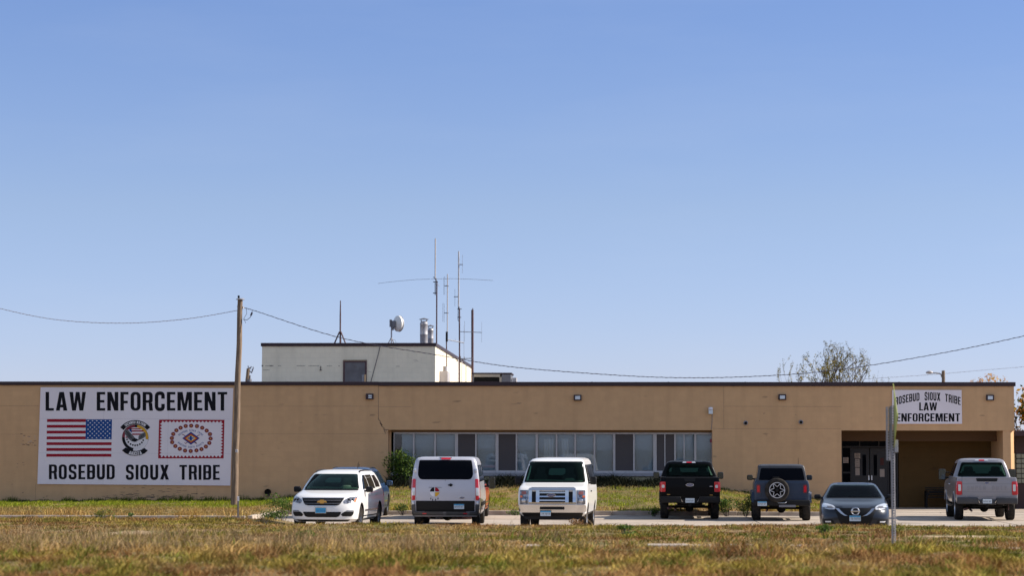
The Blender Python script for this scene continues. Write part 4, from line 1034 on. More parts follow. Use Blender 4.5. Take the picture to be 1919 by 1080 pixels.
bm = NB(); rbox(bm, -.04, .1, -.1, -.01, -.17, -.08, .01); bobj('bracket', bm, M['rust'], t)
c = at(1333.5, 827, .1); bm = NB(); rbox(bm, c.x-.06, c.x, -.03, .0, c.z-.07, c.z+.07, .01)
tag(bobj('alarm_box', bm, M['flower']), 'tiny red alarm box at the right end of the windows', 'alarm')

# ---------------------------------------------------------------- neighbour on the right
ax0 = X(1905, 1.0)
an = thing('annex', 'low dark roofed annex with glass block wall at the right edge', 'building', (ax0, 1.0, 0))
bm = NB(); rbox(bm, -.12, 9, -.35, 6, Z(818, 1, 1905), Z(806, 1, 1905)-.03, .01); bobj('roof', bm, M['maroon'], an)
bm = NB(); box(bm, 0, 8.9, .3, 5.5, 2.2, Z(818, 1, 1905)-.01); box(bm, 0, 8.9, .3, 5.5, -.2, 1.0); bobj('wall', bm, mat('annex_wall', (.07, .04, .035), .8), an)
bm = NB()
for i in range(20):
    for j in range(6): rbox(bm, .03+i*.2, .215+i*.2, .26, .5, 1.0+.02+j*.2, 1.0+.19+j*.2, .012)
bobj('glass_block', bm, mat('glass_block', (.30, .30, .22), .15), an)
bm = NB(); box(bm, 0, 8.9, .30, .4, 1.0, 2.2); bobj('mortar', bm, M['dark'], an)

# ---------------------------------------------------------------- poles and wires
def pole_top(px, py, y_): return at(px, py, y_)
yp = -6.0
pb, pt_ = at(438.5, 947, yp), at(450.5, 562, yp); pb.z = float(gz(pb.x, yp)) - .1
pole = thing('utility_pole', 'tall leaning weathered wooden pole beside the large sign', 'utility pole', pb, 'utility poles')
d_ = pt_ - pb; n = 14
bm = NB(); tube(bm, [d_*(i/n) + Vector((.012*math.sin(i*1.3), 0, 0)) for i in range(n+1)], [.135 - .04*i/n for i in range(n+1)], 14); bobj('shaft', bm, M['wood'], pole, 50)
bm = NB(); lathe(bm, [(0, .06), (.10, .055), (.17, .02), (.17, 0), (0, 0)], 16, Matrix.Translation(d_) @ Matrix.Scale(1.0, 4)); bobj('cap', bm, M['steel'], pole, 40)
bm = NB(); rbox(bm, -.10, -.03, -.04, .04, 0, .11, .01); o = bobj('pin', bm, M['black'], pole); o.location = d_ + Vector((0, 0, .05))
bm = NB()
for q in ((455.5, 577), (446, 574.5)):
    c = at(*q, yp)-pb; tube(bm, [d_*.955, c], .018, 6); lathe(bm, [(0, .05), (.035, .04), (.03, 0), (.045, -.03), (0, -.04)], 12, Matrix.Translation(c))
bobj('insulator', bm, M['alu'], pole, 50)
bm = NB(); tube(bm, [at(455, 599, yp)-pb, at(463, 600, yp)-pb, at(469, 595, yp)-pb, at(473, 583, yp)-pb], .012, 6); tube(bm, [at(461.5, 577, yp)-pb, at(462.5, 588, yp)-pb, at(457, 597, yp)-pb, at(460.5, 606, yp)-pb], .009, 6); tube(bm, [at(470, 592, yp)-pb, at(472.5, 586, yp)-pb], .035, 8)
bobj('drop_wire', bm, M['wire'], pole, 50)
bm = NB(); c = at(443.5, 846, yp-.16)-pb; rbox(bm, c.x-.05, c.x+.05, c.z*0-.20, -.12, c.z-.06, c.z+.06, .01); bobj('tag_plate', bm, M['alu'], pole)
def wire(name, label, pts, r_, m_, y_):
    # smooth curve through photo points (Catmull-Rom)
    P_ = [at(a, b, y_) for a, b in pts]; out = []
    for i in range(len(P_)-1):
        p0, p1, p2, p3 = P_[max(i-1, 0)], P_[i], P_[i+1], P_[min(i+2, len(P_)-1)]
        for k in range(10):
            t = k/10; out.append(.5*((2*p1)+(p2-p0)*t+(2*p0-5*p1+4*p2-p3)*t*t+(3*p1-p0-3*p2+p3)*t**3))
    out.append(P_[-1])
    bm = NB(); tube(bm, out, r_, 5); 
    # second conductor twisted round the first
    tw = []; 
    for i in range(len(out)-1):
        for k in range(6):
            p = out[i]*(1-k/6) + out[i+1]*(k/6); a = (i*6+k)*.9; tw.append(p + Vector((0, math.sin(a), math.cos(a)))*r_*1.3)
    tube(bm, tw, r_*.7, 4); tag(bobj(name, bm, m_, None, 60), label, 'wire', 'overhead wires'); return out
wire('overhead_wire', 'twisted overhead wire sagging from the pole to the left edge', [(-120, 545), (0, 578.5), (110, 600), (235, 606), (350, 598), (446, 582)], .009, M['wire_pale'], yp)
wire('overhead_wire', 'long dark overhead wire sagging from the pole to the right edge', [(455, 578), (475, 582), (640, 634), (820, 666), (950, 687), (1100, 700), (1250, 708), (1400, 706.5), (1560, 695), (1750, 665), (1919, 630), (2100, 586)], .011, M['wire'], yp)
wire('distant_wire', 'very thin distant wire behind the entrance roof', [(1600, 712), (1740, 703), (1919, 688), (2100, 676)], .008, M['wire_pale'], 60)
# marker post
mb = atz(446, 971.5, .13); t = thing('marker_post', 'thin dark marker post with pale top in front of the wooden pole', 'post', (mb.x, mb.y, .1))
s = (mb.y-CAMY)/F; 
bm = NB(); rbox(bm, -.025, .025, -.01, .01, -.1, 33*s, .004); bobj('stake', bm, M['greymetal'], t)
bm = NB(); rbox(bm, -.03, .03, -.018, -.011, 33*s, 42*s, .003); rbox(bm, -.028, .028, -.011, .011, 33*s, 42*s, .003); bobj('reflector', bm, M['white'], t)
# far pole with transformer
yk = 60; s = (96+yk)/F; b = at(463, 716, yk)
t = thing('utility_pole', 'distant wooden pole with transformer and insulators showing above the roof', 'utility pole', (b.x, yk, 0), 'utility poles')
zt3 = Z(691, yk, 463)
bm = NB(); tube(bm, [(0, 0, 0), (.0, 0, b.z), (2.2*s, 0, zt3)], [.15, .12, .11], 10); bobj('shaft', bm, M['wood'], t, 50)
bm = NB(); tube(bm, [(4*s, 0, b.z-.4), (4*s, 0, Z(711, yk, 463))], .17, 12); tube(bm, [(5*s, 0, b.z), (5.5*s, 0, Z(704, yk, 463))], .05, 8); bobj('transformer', bm, M['greymetal'], t, 50)
bm = NB()
for a in (((2, 686), (2.3, 693)), ((5, 689), (4, 693)), ((8, 687), (6, 691), (3, 692)), ((9, 695), (12, 690), (11, 688)), ((8, 700), (11, 692)), ((3, 692), (5, 696), (8, 699))): tube(bm, [(p[0]*s, 0, Z(p[1], yk, 463)) for p in a], .035, 5)
bobj('crossarm', bm, M['wire'], t)
# street lamp on a far pole
yk = 50; s = (96+yk)/F; b = at(1768, 716, yk)
t = thing('street_lamp', 'curved arm street lamp on a wooden pole behind the right end of the roof', 'street lamp', (b.x, yk, 0))
bm = NB(); tube(bm, [(0, 0, 0), (0, 0, Z(695, yk, 1768))], [.12, .10], 10); bobj('pole', bm, M['wood'], t, 50)
bm = NB(); tube(bm, [((a-1768)*s, 0, Z(c, yk, 1768)) for a, c in ((1765, 708), (1764, 703), (1761, 700.5), (1756, 699.5), (1747, 699.3))], .04, 8); bobj('arm', bm, M['steel'], t, 50)
bm = NB(); tube(bm, [((a-1768)*s, 0, Z(c, yk, 1768)) for a, c in ((1748, 699.3), (1744, 698.2), (1739, 698.5), (1735.5, 699.3))], [.05, .11, .09, .03], 10); bobj('lamp_head', bm, M['alu'], t, 50)

# sign post at the roadside, sign seen on edge
ypst = -50.0
b = at(1675, 1015, ypst); gzb = float(gz(b.x, ypst)); s = 46/F
t = thing('road_sign', 'roadside sign seen edge on, on a perforated steel channel post', 'road sign', (b.x, ypst, gzb-.05))
lean = Vector(at(1666, 757, ypst)) - Vector(at(1673, 1015, ypst))
bot = Vector((0, 0, 0))
def channel(p0, p1, wd, dep, name):
    bm = NB(); d = (p1-p0); L_ = d.length; d.normalize(); xx = Vector((1, 0, 0)); n_ = int(L_/.0508)
    prof = [(-wd/2, 0), (-wd*.32, 0), (-wd*.2, dep), (wd*.2, dep), (wd*.32, 0), (wd/2, 0)]
    hole = .013
    def pt(u, v, zz): return p0 + d*zz + Vector((u, v, 0))
    for (u0, v0), (u1, v1) in zip(prof, prof[1:]):
        if abs(u0+u1) < .01 * 0 + 1e-6:      # web with punched holes
            for k in range(n_):
                z0_, z1_ = k*L_/n_, (k+1)*L_/n_; zc = (z0_+z1_)/2
                for q in ((u0, -hole, z0_, z1_), (hole, u1, z0_, z1_), (-hole, hole, z0_, zc-hole), (-hole, hole, zc+hole, z1_)):
                    bm.faces.new([bm.verts.new(pt(a, v0, c)) for a, c in ((q[0], q[2]), (q[1], q[2]), (q[1], q[3]), (q[0], q[3]))])
        else:
            bm.faces.new([bm.verts.new(pt(a, b_, c)) for a, b_, c in ((u0, v0, 0), (u1, v1, 0), (u1, v1, L_), (u0, v0, L_))])
    bmesh.ops.remove_doubles(bm, verts=bm.verts, dist=1e-5)
    o = bobj(name, bm, M['steel'], t); md = o.modifiers.new('s', 'SOLIDIFY'); md.thickness = .004; md.offset = 0; return o
channel(Vector((0, 0, 0)), lean + Vector((.045, 0, .05)), .085, -.035, 'post')
top = lean
channel(lean*.62 + Vector((-.055, .03, 0)), lean + Vector((-.035, .03, .03)), .085, -.035, 'post')
bm = NB(); c = lean*.72 + Vector((.11, -.02, 0)); rbox(bm, c.x-.05, c.x+.015, -.05, .02, c.z-.11, c.z+.13, .006); bobj('splice', bm, M['steel'], t)
# yellow-green diamond blade, edge on
p_top, p_mid, p_bot = [at(a, b_, ypst)-t.location for a, b_ in ((1674, 719), (1682, 781), (1675, 843))]
bm = NB(); hw = .62
pts = [p_top, p_mid + Vector((-.072, -hw, 0)), p_bot, p_mid + Vector((.078, hw, 0))]
a_ = [bm.verts.new(p + Vector((.006, 0, 0))) for p in pts]; b_ = [bm.verts.new(p - Vector((.006, 0, 0))) for p in pts]
bm.faces.new(a_); bm.faces.new(b_[::-1])
for i in range(4): bm.faces.new((a_[i], b_[i], b_[(i+1) % 4], a_[(i+1) % 4]))
bobj('sign_plate', bm, mat('fluorescent_yellow_green', (.42, .46, .13), .6), t)

# ---------------------------------------------------------------- plants
rb = at(760, 905, -.9)
bush('shrub', 'bushy green shrub against the left end of the windows', 'shrub', (X(757, -.8), -.8, 1.0-.05), (.95, .5, .80), 3000, .05, LG+LG[2:], 3, clumps=22)
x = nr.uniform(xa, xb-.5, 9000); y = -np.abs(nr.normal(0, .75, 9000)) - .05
grass('ground_cover', 'low ground cover plants coloured near black for the shade below the window sill', x, y, .10, .38, .020, lambda x, y, n: np.array((.022, .024, .014))*(.6+.8*nr.random((n, 1))), lean=1)  # near-black blade colour carries the shade under the sill
for i, (px, py, yy, rad, n_, lm, lab) in enumerate((
    (529, 972, -17.6, (1.0, .5, .50), 1500, LG[:2]+LO[:1], 'weedy green clump spilling over the kerb left of the white car'),
    (513, 975, -18.3, (.45, .3, .20), 350, LG, 'low leafy weed on the kerb left of the clump by the white car'),
    (185, 975, -17.4, (.55, .3, .20), 300, LG[:2]+LO[1:2], 'yellow green weed on the kerb below the large sign'),
    (244, 975, -17.3, (.25, .2, .14), 120, LG, 'small green weed on the kerb right of the yellow green one'),
    (1363, 965, -11.0, (.55, .3, .36), 900, LG, 'green weed between the black pickup and the blue off roader'),
    (1396, 965, -10.8, (.55, .3, .42), 1000, LG[:1]+LG[2:]+LO[:1], 'darker weed beside the blue off roader'),
    (1226, 966, -11.4, (.3, .3, .22), 240, LG[2:]+LG[:1], 'dark weed beside the left wheel of the black pickup'),
    (965, 962, -10.4, (.4, .2, .16), 150, LG, 'low weed on the kerb between the two vans'),
    (755, 966, -10.6, (.4, .2, .24), 240, LG, 'green weed on the kerb left of the silver van'))):
    c = at(px, py, yy); zz = float(gz(c.x, yy)) if yy > -10 or (c.x < XL and yy > -17) else 0
    bush('weed', lab, 'weed', (c.x, yy, zz), rad, n_, .035, lm, 40+i, 'weeds at the kerb', clumps=7)
c = at(1078, 983, -31.5)
bush('dry_weed', 'dry brown tumbleweed in front of the white van bumper', 'weed', (c.x, -30.9, .1), (.42, .3, .22), 900, .022, LD, 77, clumps=10)
for i, (px, py, rad, lab) in enumerate(((577, 1011, (.26, .2, .09), 'left'), (1172, 1000, (.34, .2, .13), 'middle'), (1545, 1000, (.26, .2, .12), 'right'))):
    c = atz(px, py, .58); zz = float(gz(c.x, c.y))
    bush('grass_tuft', {'left': 'green weed tuft in the verge below the white car', 'middle': 'green weed tuft in the verge right of the white van', 'right': 'green weed tuft in the verge below the grey sedan'}[lab], 'weed', (c.x, c.y, zz), rad, 260, .03, LG[:2], 60+i, 'green tufts in the verge', clumps=7)
# trees behind the building
def tz(px0, px1): return lambda p: 1.0
t1 = at(1557, 716, 70)
def lz(p):   # more leaves to the left, twigs bare on the right
    return .85 if p.x < -1.6 else (.5 if p.x < .3 else .28)
tree('broad_tree', 'wide half bare olive leaved tree behind the roof, between two wall lamps', 'tree', (t1.x+.1, 70, 0), 10.2, 7.8, 5, 0, LO, 12, dome=(3.1, 7.2, 2.2), leafn=8, leafsize=.075, leafzone=lz, rad0=.13, tips=4, lean=.42)
t2 = at(1912, 760, 30)
tree('autumn_tree', 'orange and gold leaved tree at the right end of the building', 'tree', (t2.x+1.0, 30, 0), 5.3, 4, 3, 0, LY+LG[2:]+LG[2:], 5, leafn=5, leafsize=.11, rad0=.12, group='autumn trees')
t3 = at(1854, 716, 55)
tree('autumn_tree', 'small orange tree top just above the right end of the roof', 'tree', (t3.x, 55, 0), 6.9, 1.2, 2, 0, LY[:2], 9, dome=(1.1, 5.6, 1.5), leafn=4, leafsize=.10, rad0=.08, group='autumn trees')

# ================================================================ VEHICLES
# local frame: front bumper at y=0, +y to the tail, z up.  A layer is (z, yf, yb, hw, Lf, nf, Lb, nb):
# a plan outline at height z, rounded at both ends by superellipse corners.
def sidex(L, y):
    z, yf, yb, hw, Lf, nf, Lb, nb = L
    if y < yf + Lf: d = min(max((yf+Lf-y)/Lf, 0), 1); return hw*(1-d**nf)**(1/nf)
    if y > yb - Lb: d = min(max((y-yb+Lb)/Lb, 0), 1); return hw*(1-d**nb)**(1/nb)
    return hw
def fronty(L, x):
    z, yf, yb, hw, Lf, nf, Lb, nb = L; d = min(abs(x)/hw, 1); return yf+Lf-Lf*(1-d**nf)**(1/nf)
def backy(L, x):
    z, yf, yb, hw, Lf, nf, Lb, nb = L; d = min(abs(x)/hw, 1); return yb-Lb+Lb*(1-d**nb)**(1/nb)
def layer_at(LS, z):
    if z <= LS[0][0]: return LS[0]
    for a, b in zip(LS, LS[1:]):
        if z <= b[0]:
            t = (z-a[0])/max(b[0]-a[0], 1e-6); return tuple(p+(q-p)*t for p, q in zip(a, b))
    return LS[-1]
def fill(L): return tuple(L) + (.6, 3.5, .5, 4)[len(L)-4:] if len(L) < 8 else tuple(L)
def loft(LS):
    bm = NB(); rings = []
    for L in LS:
        z, yf, yb, hw, Lf, nf, Lb, nb = L; h = []
        for i in range(13):
            a = math.pi/2*i/12; h.append((hw*max(math.sin(a), 0)**(2/nf), yf+Lf-Lf*max(math.cos(a), 0)**(2/nf)))
        y0, y1 = yf+Lf, yb-Lb
        for i in range(1, 8): h.append((hw, y0+(y1-y0)*i/8))
        for i in range(13):
            a = math.pi/2*(1-i/12); h.append((hw*max(math.sin(a), 0)**(2/nb), yb-Lb+Lb*max(math.cos(a), 0)**(2/nb)))
        full = h + [(-x, y) for x, y in h[::-1][1:-1]]
        rings.append([bm.verts.new((x, y, z)) for x, y in full])
    n = len(rings[0])
    for a, b in zip(rings, rings[1:]):
        for k in range(n): bm.faces.new((a[k], a[(k+1) % n], b[(k+1) % n], b[k]))
    bm.faces.new(rings[0][::-1]); bm.faces.new(rings[-1])
    bmesh.ops.recalc_face_normals(bm, faces=bm.faces); return bm
def cut(bm, cutters, m_body, name, parent, m_in='under', smooth=32):
    """boolean-difference the cutter meshes, then give faces on the cutters the dark material"""
    me = bpy.data.meshes.new(name); bm.to_mesh(me); bm.free(); me.materials.append(m_body); me.materials.append(M[m_in])
    o = bpy.data.objects.new(name, me); COL.objects.link(o); tmp = []
    for c in cutters:
        for f in c.faces: f.material_index = 1
        cm = bpy.data.meshes.new('c'); bmesh.ops.recalc_face_normals(c, faces=c.faces); c.to_mesh(cm); c.free()
        cm.materials.append(m_body); cm.materials.append(M[m_in])
        co = bpy.data.objects.new('c', cm); COL.objects.link(co); tmp.append(co)
        md = o.modifiers.new('b', 'BOOLEAN'); md.operation = 'DIFFERENCE'; md.solver = 'EXACT'; md.object = co
    dg = bpy.context.evaluated_depsgraph_get(); nm = bpy.data.meshes.new_from_object(o.evaluated_get(dg))
    o.modifiers.clear(); o.data = nm; nm.name = name
    for t in tmp: bpy.data.objects.remove(t)
    nm.polygons.foreach_set('use_smooth', [True]*len(nm.polygons)); nm.set_sharp_from_angle(angle=R(smooth))
    o.parent = parent; return o
def trap(z0, a0, b0, z1, a1, b1, r=.03, m=4, n=3):
    """rows (z, a, b) of a trapezoid with rounded corners"""
    rows = []; H = z1-z0
    def ab(z): t = (z-z0)/H; return a0+(a1-a0)*t, b0+(b1-b0)*t
    r = min(r, H*.49)
    for i in range(m+1):
        t = math.pi/2*i/m; z = z0 + r*(1-math.cos(t)); s = r*(1-math.sin(t)); a, b = ab(z); rows.append((z, a+s, b-s))
    for i in range(1, n): z = z0+r+(H-2*r)*i/n; rows.append((z, *ab(z)))
    for i in range(m+1):
        t = math.pi/2*(1-i/m); z = z1 - r*(1-math.cos(t)); s = r*(1-math.sin(t)); a, b = ab(z); rows.append((z, a+s, b-s))
    return rows
class Car:
    def __init__(s, name, label, cat, px, D, yaw, rear=False, group=None):
        s.root = empty(name); tag(s.root, label, cat, group); s.rear = rear; s.px, s.D, s.yaw = px, D, yaw
    def place(s, length, dz=0):
        y = D_ = s.D + CAMY; c = at(s.px, 960, y)
        s.root.location = (c.x, y, dz)
        if s.rear:   # tail towards the camera
            s.root.rotation_euler = (0, 0, math.pi + R(s.yaw)); off = Matrix.Rotation(math.pi+R(s.yaw), 3, 'Z') @ Vector((0, length, 0)); s.root.location = Vector((c.x, y, dz)) - off
        else: s.root.rotation_euler = (0, 0, R(s.yaw))
    def body(s, LS, m, wheels=(), R_=.36, name='body', box_cut=None, arch_dx=.0, smooth=32):
        s.LS = [fill(L) for L in LS]; s.wh = wheels; s.R = R_; cs = []
        for y in wheels:
            for sx in (-1, 1):
                hw = max(L[3] for L in s.LS); c = NB(); x0, x1 = sorted((sx*(hw-.34), sx*(hw+.3)))
                lathe(c, [(0, 0), (R_+.065, 0), (R_+.065, x1-x0), (0, x1-x0)], 36, Matrix.Translation((x0, y, R_)) @ Matrix.Rotation(R(90), 4, 'Y')); cs.append(c)
        if box_cut: c = NB(); box(c, *box_cut); cs.append(c)
        return cut(loft(s.LS), cs, m, name, s.root, smooth=smooth)
    def part(s, name, side, rows, m, off=.005, th=.02, n=8, LS=None, parent=None, smooth=40):
        if side in 'FB' and n > 3 and rows[0][2]-rows[0][1] > .5: n = 32; off = max(off, .007)
        LS = LS or s.LS; bm = NB(); O, I = [], []
        for z, a, b in rows:
            L = layer_at(LS, z); ro, ri = [], []
            for i in range(n+1):
                t = a+(b-a)*i/n
                if side == 'F': y = fronty(L, t); p, q_ = (t, y-off, z), (t, y-off+th, z)
                elif side == 'B': y = backy(L, t); p, q_ = (t, y+off, z), (t, y+off-th, z)
                else:
                    x = sidex(L, t); sg_ = 1 if side == 'R' else -1; p, q_ = (sg_*(x+off), t, z), (sg_*(x+off-th), t, z)
                ro.append(bm.verts.new(p)); ri.append(bm.verts.new(q_))
            O.append(ro); I.append(ri)
        for G in (O, I):
            for a, b in zip(G, G[1:]):
                for i in range(n): bm.faces.new((a[i], a[i+1], b[i+1], b[i]))
        for a, b in ((O[0], I[0]), (O[-1], I[-1])):
            for i in range(n): bm.faces.new((a[i], a[i+1], b[i+1], b[i]))
        for i in (0, n):
            for k in range(len(O)-1): bm.faces.new((O[k][i], O[k+1][i], I[k+1][i], I[k][i]))
        return bobj(name, bm, m if not isinstance(m, str) else M[m], parent or s.root, smooth)
    def both(s, name, side, rows, m, **k):
        a = s.part(name, side, rows, m, **k); b = s.part(name, side, [(z, -q, -p) for z, p, q in rows], m, **k) if side in 'FB' else s.part(name, 'L' if side == 'R' else 'R', rows, m, **k); return a, b
    def wheels(s, hw, tw=.24, rim='silver', style=5, Rr=None, hub=True):
        for y in s.wh:
            for sx in (-1, 1):
                w_ = empty('wheel', (sx*(hw-tw/2-.01), y, s.R), 0, s.root)
                wheel(w_, s.R, tw, sx, rim, style, Rr)
    def mirror(s, sx, y, z, x, w=.20, h=.17, m='black', arm=.12, tall=False):
        """x = where the arm leaves the body; glass faces the tail"""
        bm = NB(); a, b = sorted((sx*(x+arm), sx*(x+arm+w)))
        rbox(bm, a, b, y-.06, y+.06, z-h/2, z+h/2, .045, 3); o = bobj('wing_mirror', bm, M[m] if isinstance(m, str) else m, s.root, 40)
        bm = NB(); tube(bm, [(sx*(x-.02), y+.02, z-h*.3), (sx*(x+arm+.03), y, z-h*.28)], .028, 8)
        if tall: tube(bm, [(sx*(x-.02), y+.02, z+h*.18), (sx*(x+arm+.03), y, z+h*.2)], .02, 8)
        bobj('arm', bm, M['black'], o, 50)
        bm = NB(); rbox(bm, a+.018, b-.018, y+.055, y+.064, z-h/2+.02, z+h/2-.02, .004); bobj('mirror_glass', bm, M['mirror'], o)
def wheel(parent, Rw, tw, sx, rim='silver', style=5, Rr=None):
    Rr = Rr or Rw*.66
    MM = Matrix.Rotation(R(90)*sx, 4, 'Y')
    bm = NB(); h = tw/2
    lathe(bm, [(Rr, -h*.8), (Rr+.02, -h*.95), (Rw-.04, -h), (Rw-.008, -h*.8), (Rw, -h*.55), (Rw, h*.55), (Rw-.008, h*.8), (Rw-.04, h), (Rr+.02, h*.95), (Rr, h*.8)], 40, MM, close=True)
    bobj('tyre', bm, M['rubber'], parent, 45)
    bm = NB()
    lathe(bm, [(Rr+.004, h*.82), (Rr-.015, h*.84), (Rr-.03, h*.6), (Rr-.035, -h*.7), (Rr+.003, -h*.75)], 40, MM)
    lathe(bm, [(0, h*.62), (Rr*.20, h*.60), (Rr*.22, h*.45), (Rr*.25, h*.2), (0, h*.2)], 20, MM)
    for k in range(style):
        t = NB(); w0, w1 = Rr*.13, Rr*.17
        v = [t.verts.new(p) for p in ((Rr*.12, -w0, h*.58), (Rr*.97, -w1, h*.66), (Rr*.97, w1, h*.66), (Rr*.12, w0, h*.58), (Rr*.12, -w0, h*.25), (Rr*.97, -w1, h*.35), (Rr*.97, w1, h*.35), (Rr*.12, w0, h*.25))]
        for f in ((0,1,2,3), (7,6,5,4), (0,4,5,1), (1,5,6,2), (2,6,7,3), (3,7,4,0)): t.faces.new([v[i] for i in f])
        merge(bm, t, 0, MM @ Matrix.Rotation(6.2832*k/style, 4, 'Z'))
    lathe(bm, [(0, -h*.1), (Rr-.03, -h*.1)], 24, MM, mi=1)
    me = bpy.data.meshes.new('rim'); bmesh.ops.recalc_face_normals(bm, faces=bm.faces); bm.to_mesh(me); bm.free()
    o = mobj('rim', me, [M[rim], M['under']], parent, 40); return o
def oval(car, side, cx, z, a, b, col='logoblue', off=.03):
    """blue enamel oval badge with bright border and a little script"""
    y = fronty(layer_at(car.LS, z), cx) if side == 'F' else backy(layer_at(car.LS, z), cx); sg_ = -1 if side == 'F' else 1
    def fn(k): return lambda u, v: (cx+u, y+sg_*(off+k), z+v)
    def ft(name, loops, m, k, th=.006):
        o = flat(name, loops, lambda u, v: (u, 0, v), M[m], None, th)
        for v_ in o.data.vertices: v_.co = (cx+v_.co.x*(-sg_), y+sg_*(off+k)-sg_*(-1)*(-v_.co.y), z+v_.co.z)
        o.parent = car.root; return o
    r = ft('badge', [circ(0, 0, a, b, 28)], 'chrome', 0); q_ = ft('badge_field', [circ(0, 0, a*.88, b*.80, 28)], col, .007, .003)
    sc_ = []
    for k in range(4): sc_ += [stroke(rpath([(-.58*a+k*.33*a, -.18*b), (-.46*a+k*.33*a, .35*b), (-.36*a+k*.33*a, -.22*b), (-.26*a+k*.33*a, .0)], .02), .055*a)]
    t = ft('badge_script', sc_, 'chrome', .0105, .002)
    for o in (q_, t): o.parent = r
    return r
def plate(car, side, cx, z, blue='band', w=.305, h=.15, off=.03):
    y = fronty(layer_at(car.LS, z), cx) if side == 'F' else backy(layer_at(car.LS, z), cx); d = -1 if side == 'F' else 1; y += d*off
    base = {'band': 'plate', 'blue': 'plateblue', 'white': 'plate'}[blue]
    def bx(x0, x1, z0, z1, k, th=.004, bm=None):
        b_ = bm or NB(); a, c = sorted((y+d*k, y+d*(k+th))); box(b_, cx+x0, cx+x1, a, c, z+z0, z+z1); return b_
    p = bobj('licence_plate', bx(-w/2, w/2, -h/2, h/2, 0), M[base], car.root)
    if blue == 'band': bobj('band', bx(-w/2+.005, w/2-.005, h*.22, h/2-.004, .0045, .001), M['plateblue'], p)
    bm = NB(); x = -w*.40; rg_ = random.Random(int(cx*100+z*1000))
    for k in range(6):      # embossed characters, unreadable at this distance
        if k == 2: x += .012
        for q in ((0, .008, -h*.26, h*.12), (.022, .030, -h*.26, h*.12)) if k % 2 else ((0, .03, h*.08, h*.12), (.012, .020, -h*.26, h*.08)): bx(x+q[0], x+q[1], q[2], q[3], .005, .001, bm)
        x += w*.135
    bobj('embossing', bm, M['ink'] if blue != 'blue' else M['ltblue'], p)
    bm = NB(); 
    for q in ((-w/2-.012, w/2+.012, -h/2-.012, -h/2), (-w/2-.012, w/2+.012, h/2, h/2+.012), (-w/2-.012, -w/2, -h/2, h/2), (w/2, w/2+.012, -h/2, h/2)): bx(*q, 0, .008, bm)
    bobj('frame', bm, M['chrome'] if blue == 'blue' else M['black'], p); return p
def boxpart(car, name, m, *dims, r=.02, smooth=40):
    bm = NB(); rbox(bm, *dims, r, 3); return bobj(name, bm, M[m] if isinstance(m, str) else m, car.root, smooth)
def cabin(c, side, z0, z1, w0, w1, glass='car_glass', dash=True, rests=((-.42, .13), (.42, .13)), patch=None, LS=None, parent=None, rz=.55, off=.036):
    """tinted pane with the dark cabin, seats and dashboard showing just behind it"""
    k = dict(LS=LS, parent=parent); H = z1-z0
    b = c.part('cabin', side, trap(z0+.004, -w0+.006, w0-.006, z1-.004, -w1+.006, w1-.006, .04), M.setdefault('cabin', mat('cabin_dark', (.010, .012, .011), .9, spec=.05)), off=off-.016, th=.05, **k)
    sm_ = M.setdefault('seat', mat('seat_cloth', (.035, .037, .04), .9, spec=.05)); dm = M.setdefault('dash', noisy(mat('dashboard', (.20, .23, .19), .8, spec=.1), 5, .6))
    def pp(n_, rows, m_, o_): return c.part(n_, side, rows, m_, off=off-.016+o_, th=.012, **k) if parent is None else c.part(n_, side, rows, m_, off=off-.016+o_, th=.012, LS=LS, parent=c.root)
    for x, w_ in rests:
        pp('headrest', trap(z0+.02, x-w_*1.5, x+w_*1.5, z0+H*rz*.75, x-w_*1.5, x+w_*1.5, .08), sm_, .003); pp('headrest', trap(z0+H*rz*.6, x-w_, x+w_, z0+H*(rz+.2), x-w_*.9, x+w_*.9, .06), sm_, .0055)
    if dash: pp('dashboard', [(z0+.01, -w0*.95, w0*.95), (z0+.04, -w0*.92, w0*.92), (z0+.065, -w0*.86, -w0*.15)], dm, .008); pp('instrument_hood', trap(z0+.02, .26, .62, z0+.11, .32, .56, .04), dm, .0105)
    if patch: pp('far_window_daylight', trap(*patch, .05), M.setdefault('farwin_day', mat('far_window_daylight', (.13, .18, .175), .6)), .002)  # pale slab paints the daylight seen through the far window
    pp('sunlit_trim', [(z0+.03, -w0*.965, -w0*.90), (z0+H*.5, -(w0+w1)/2*.955, -(w0+w1)/2*.90), (z0+H*.8, -w1*.99, -w1*.95)], M.setdefault('trim_sunlit', mat('sunlit_trim', (.50, .60, .50), .8)), .004)  # pale colour stands for sunlight on the left pillar trim
    return c.part('windscreen' if side == 'F' else 'rear_window', side, trap(z0, -w0, w0, z1, -w1, w1, .04), glass, off=off, th=.004, **k)
def underparts(car, L, wb0, wb1, w=.5, z=.22, hitch=True):
    boxpart(car, 'underbody', 'under', -w, w, .5, L-.45, z+.08, z+.30, r=.05)
    bm = NB(); tube(bm, [(-.78, wb1, car.R), (.78, wb1, car.R)], .05, 10); lathe(bm, [(0, -.16), (.10, -.12), (.15, 0), (.10, .12), (0, .16)], 16, Matrix.Translation((0, wb1, car.R-.02)) @ Matrix.Rotation(R(90), 4, 'X')); bobj('axle', bm, M['under'], car.root, 50)
    bm = NB(); tube(bm, [(.45, wb1-.4, .36), (.48, wb1+.5, .34), (.50, L-.12, .33)], .035, 10); bobj('exhaust', bm, M['rust'], car.root, 50)

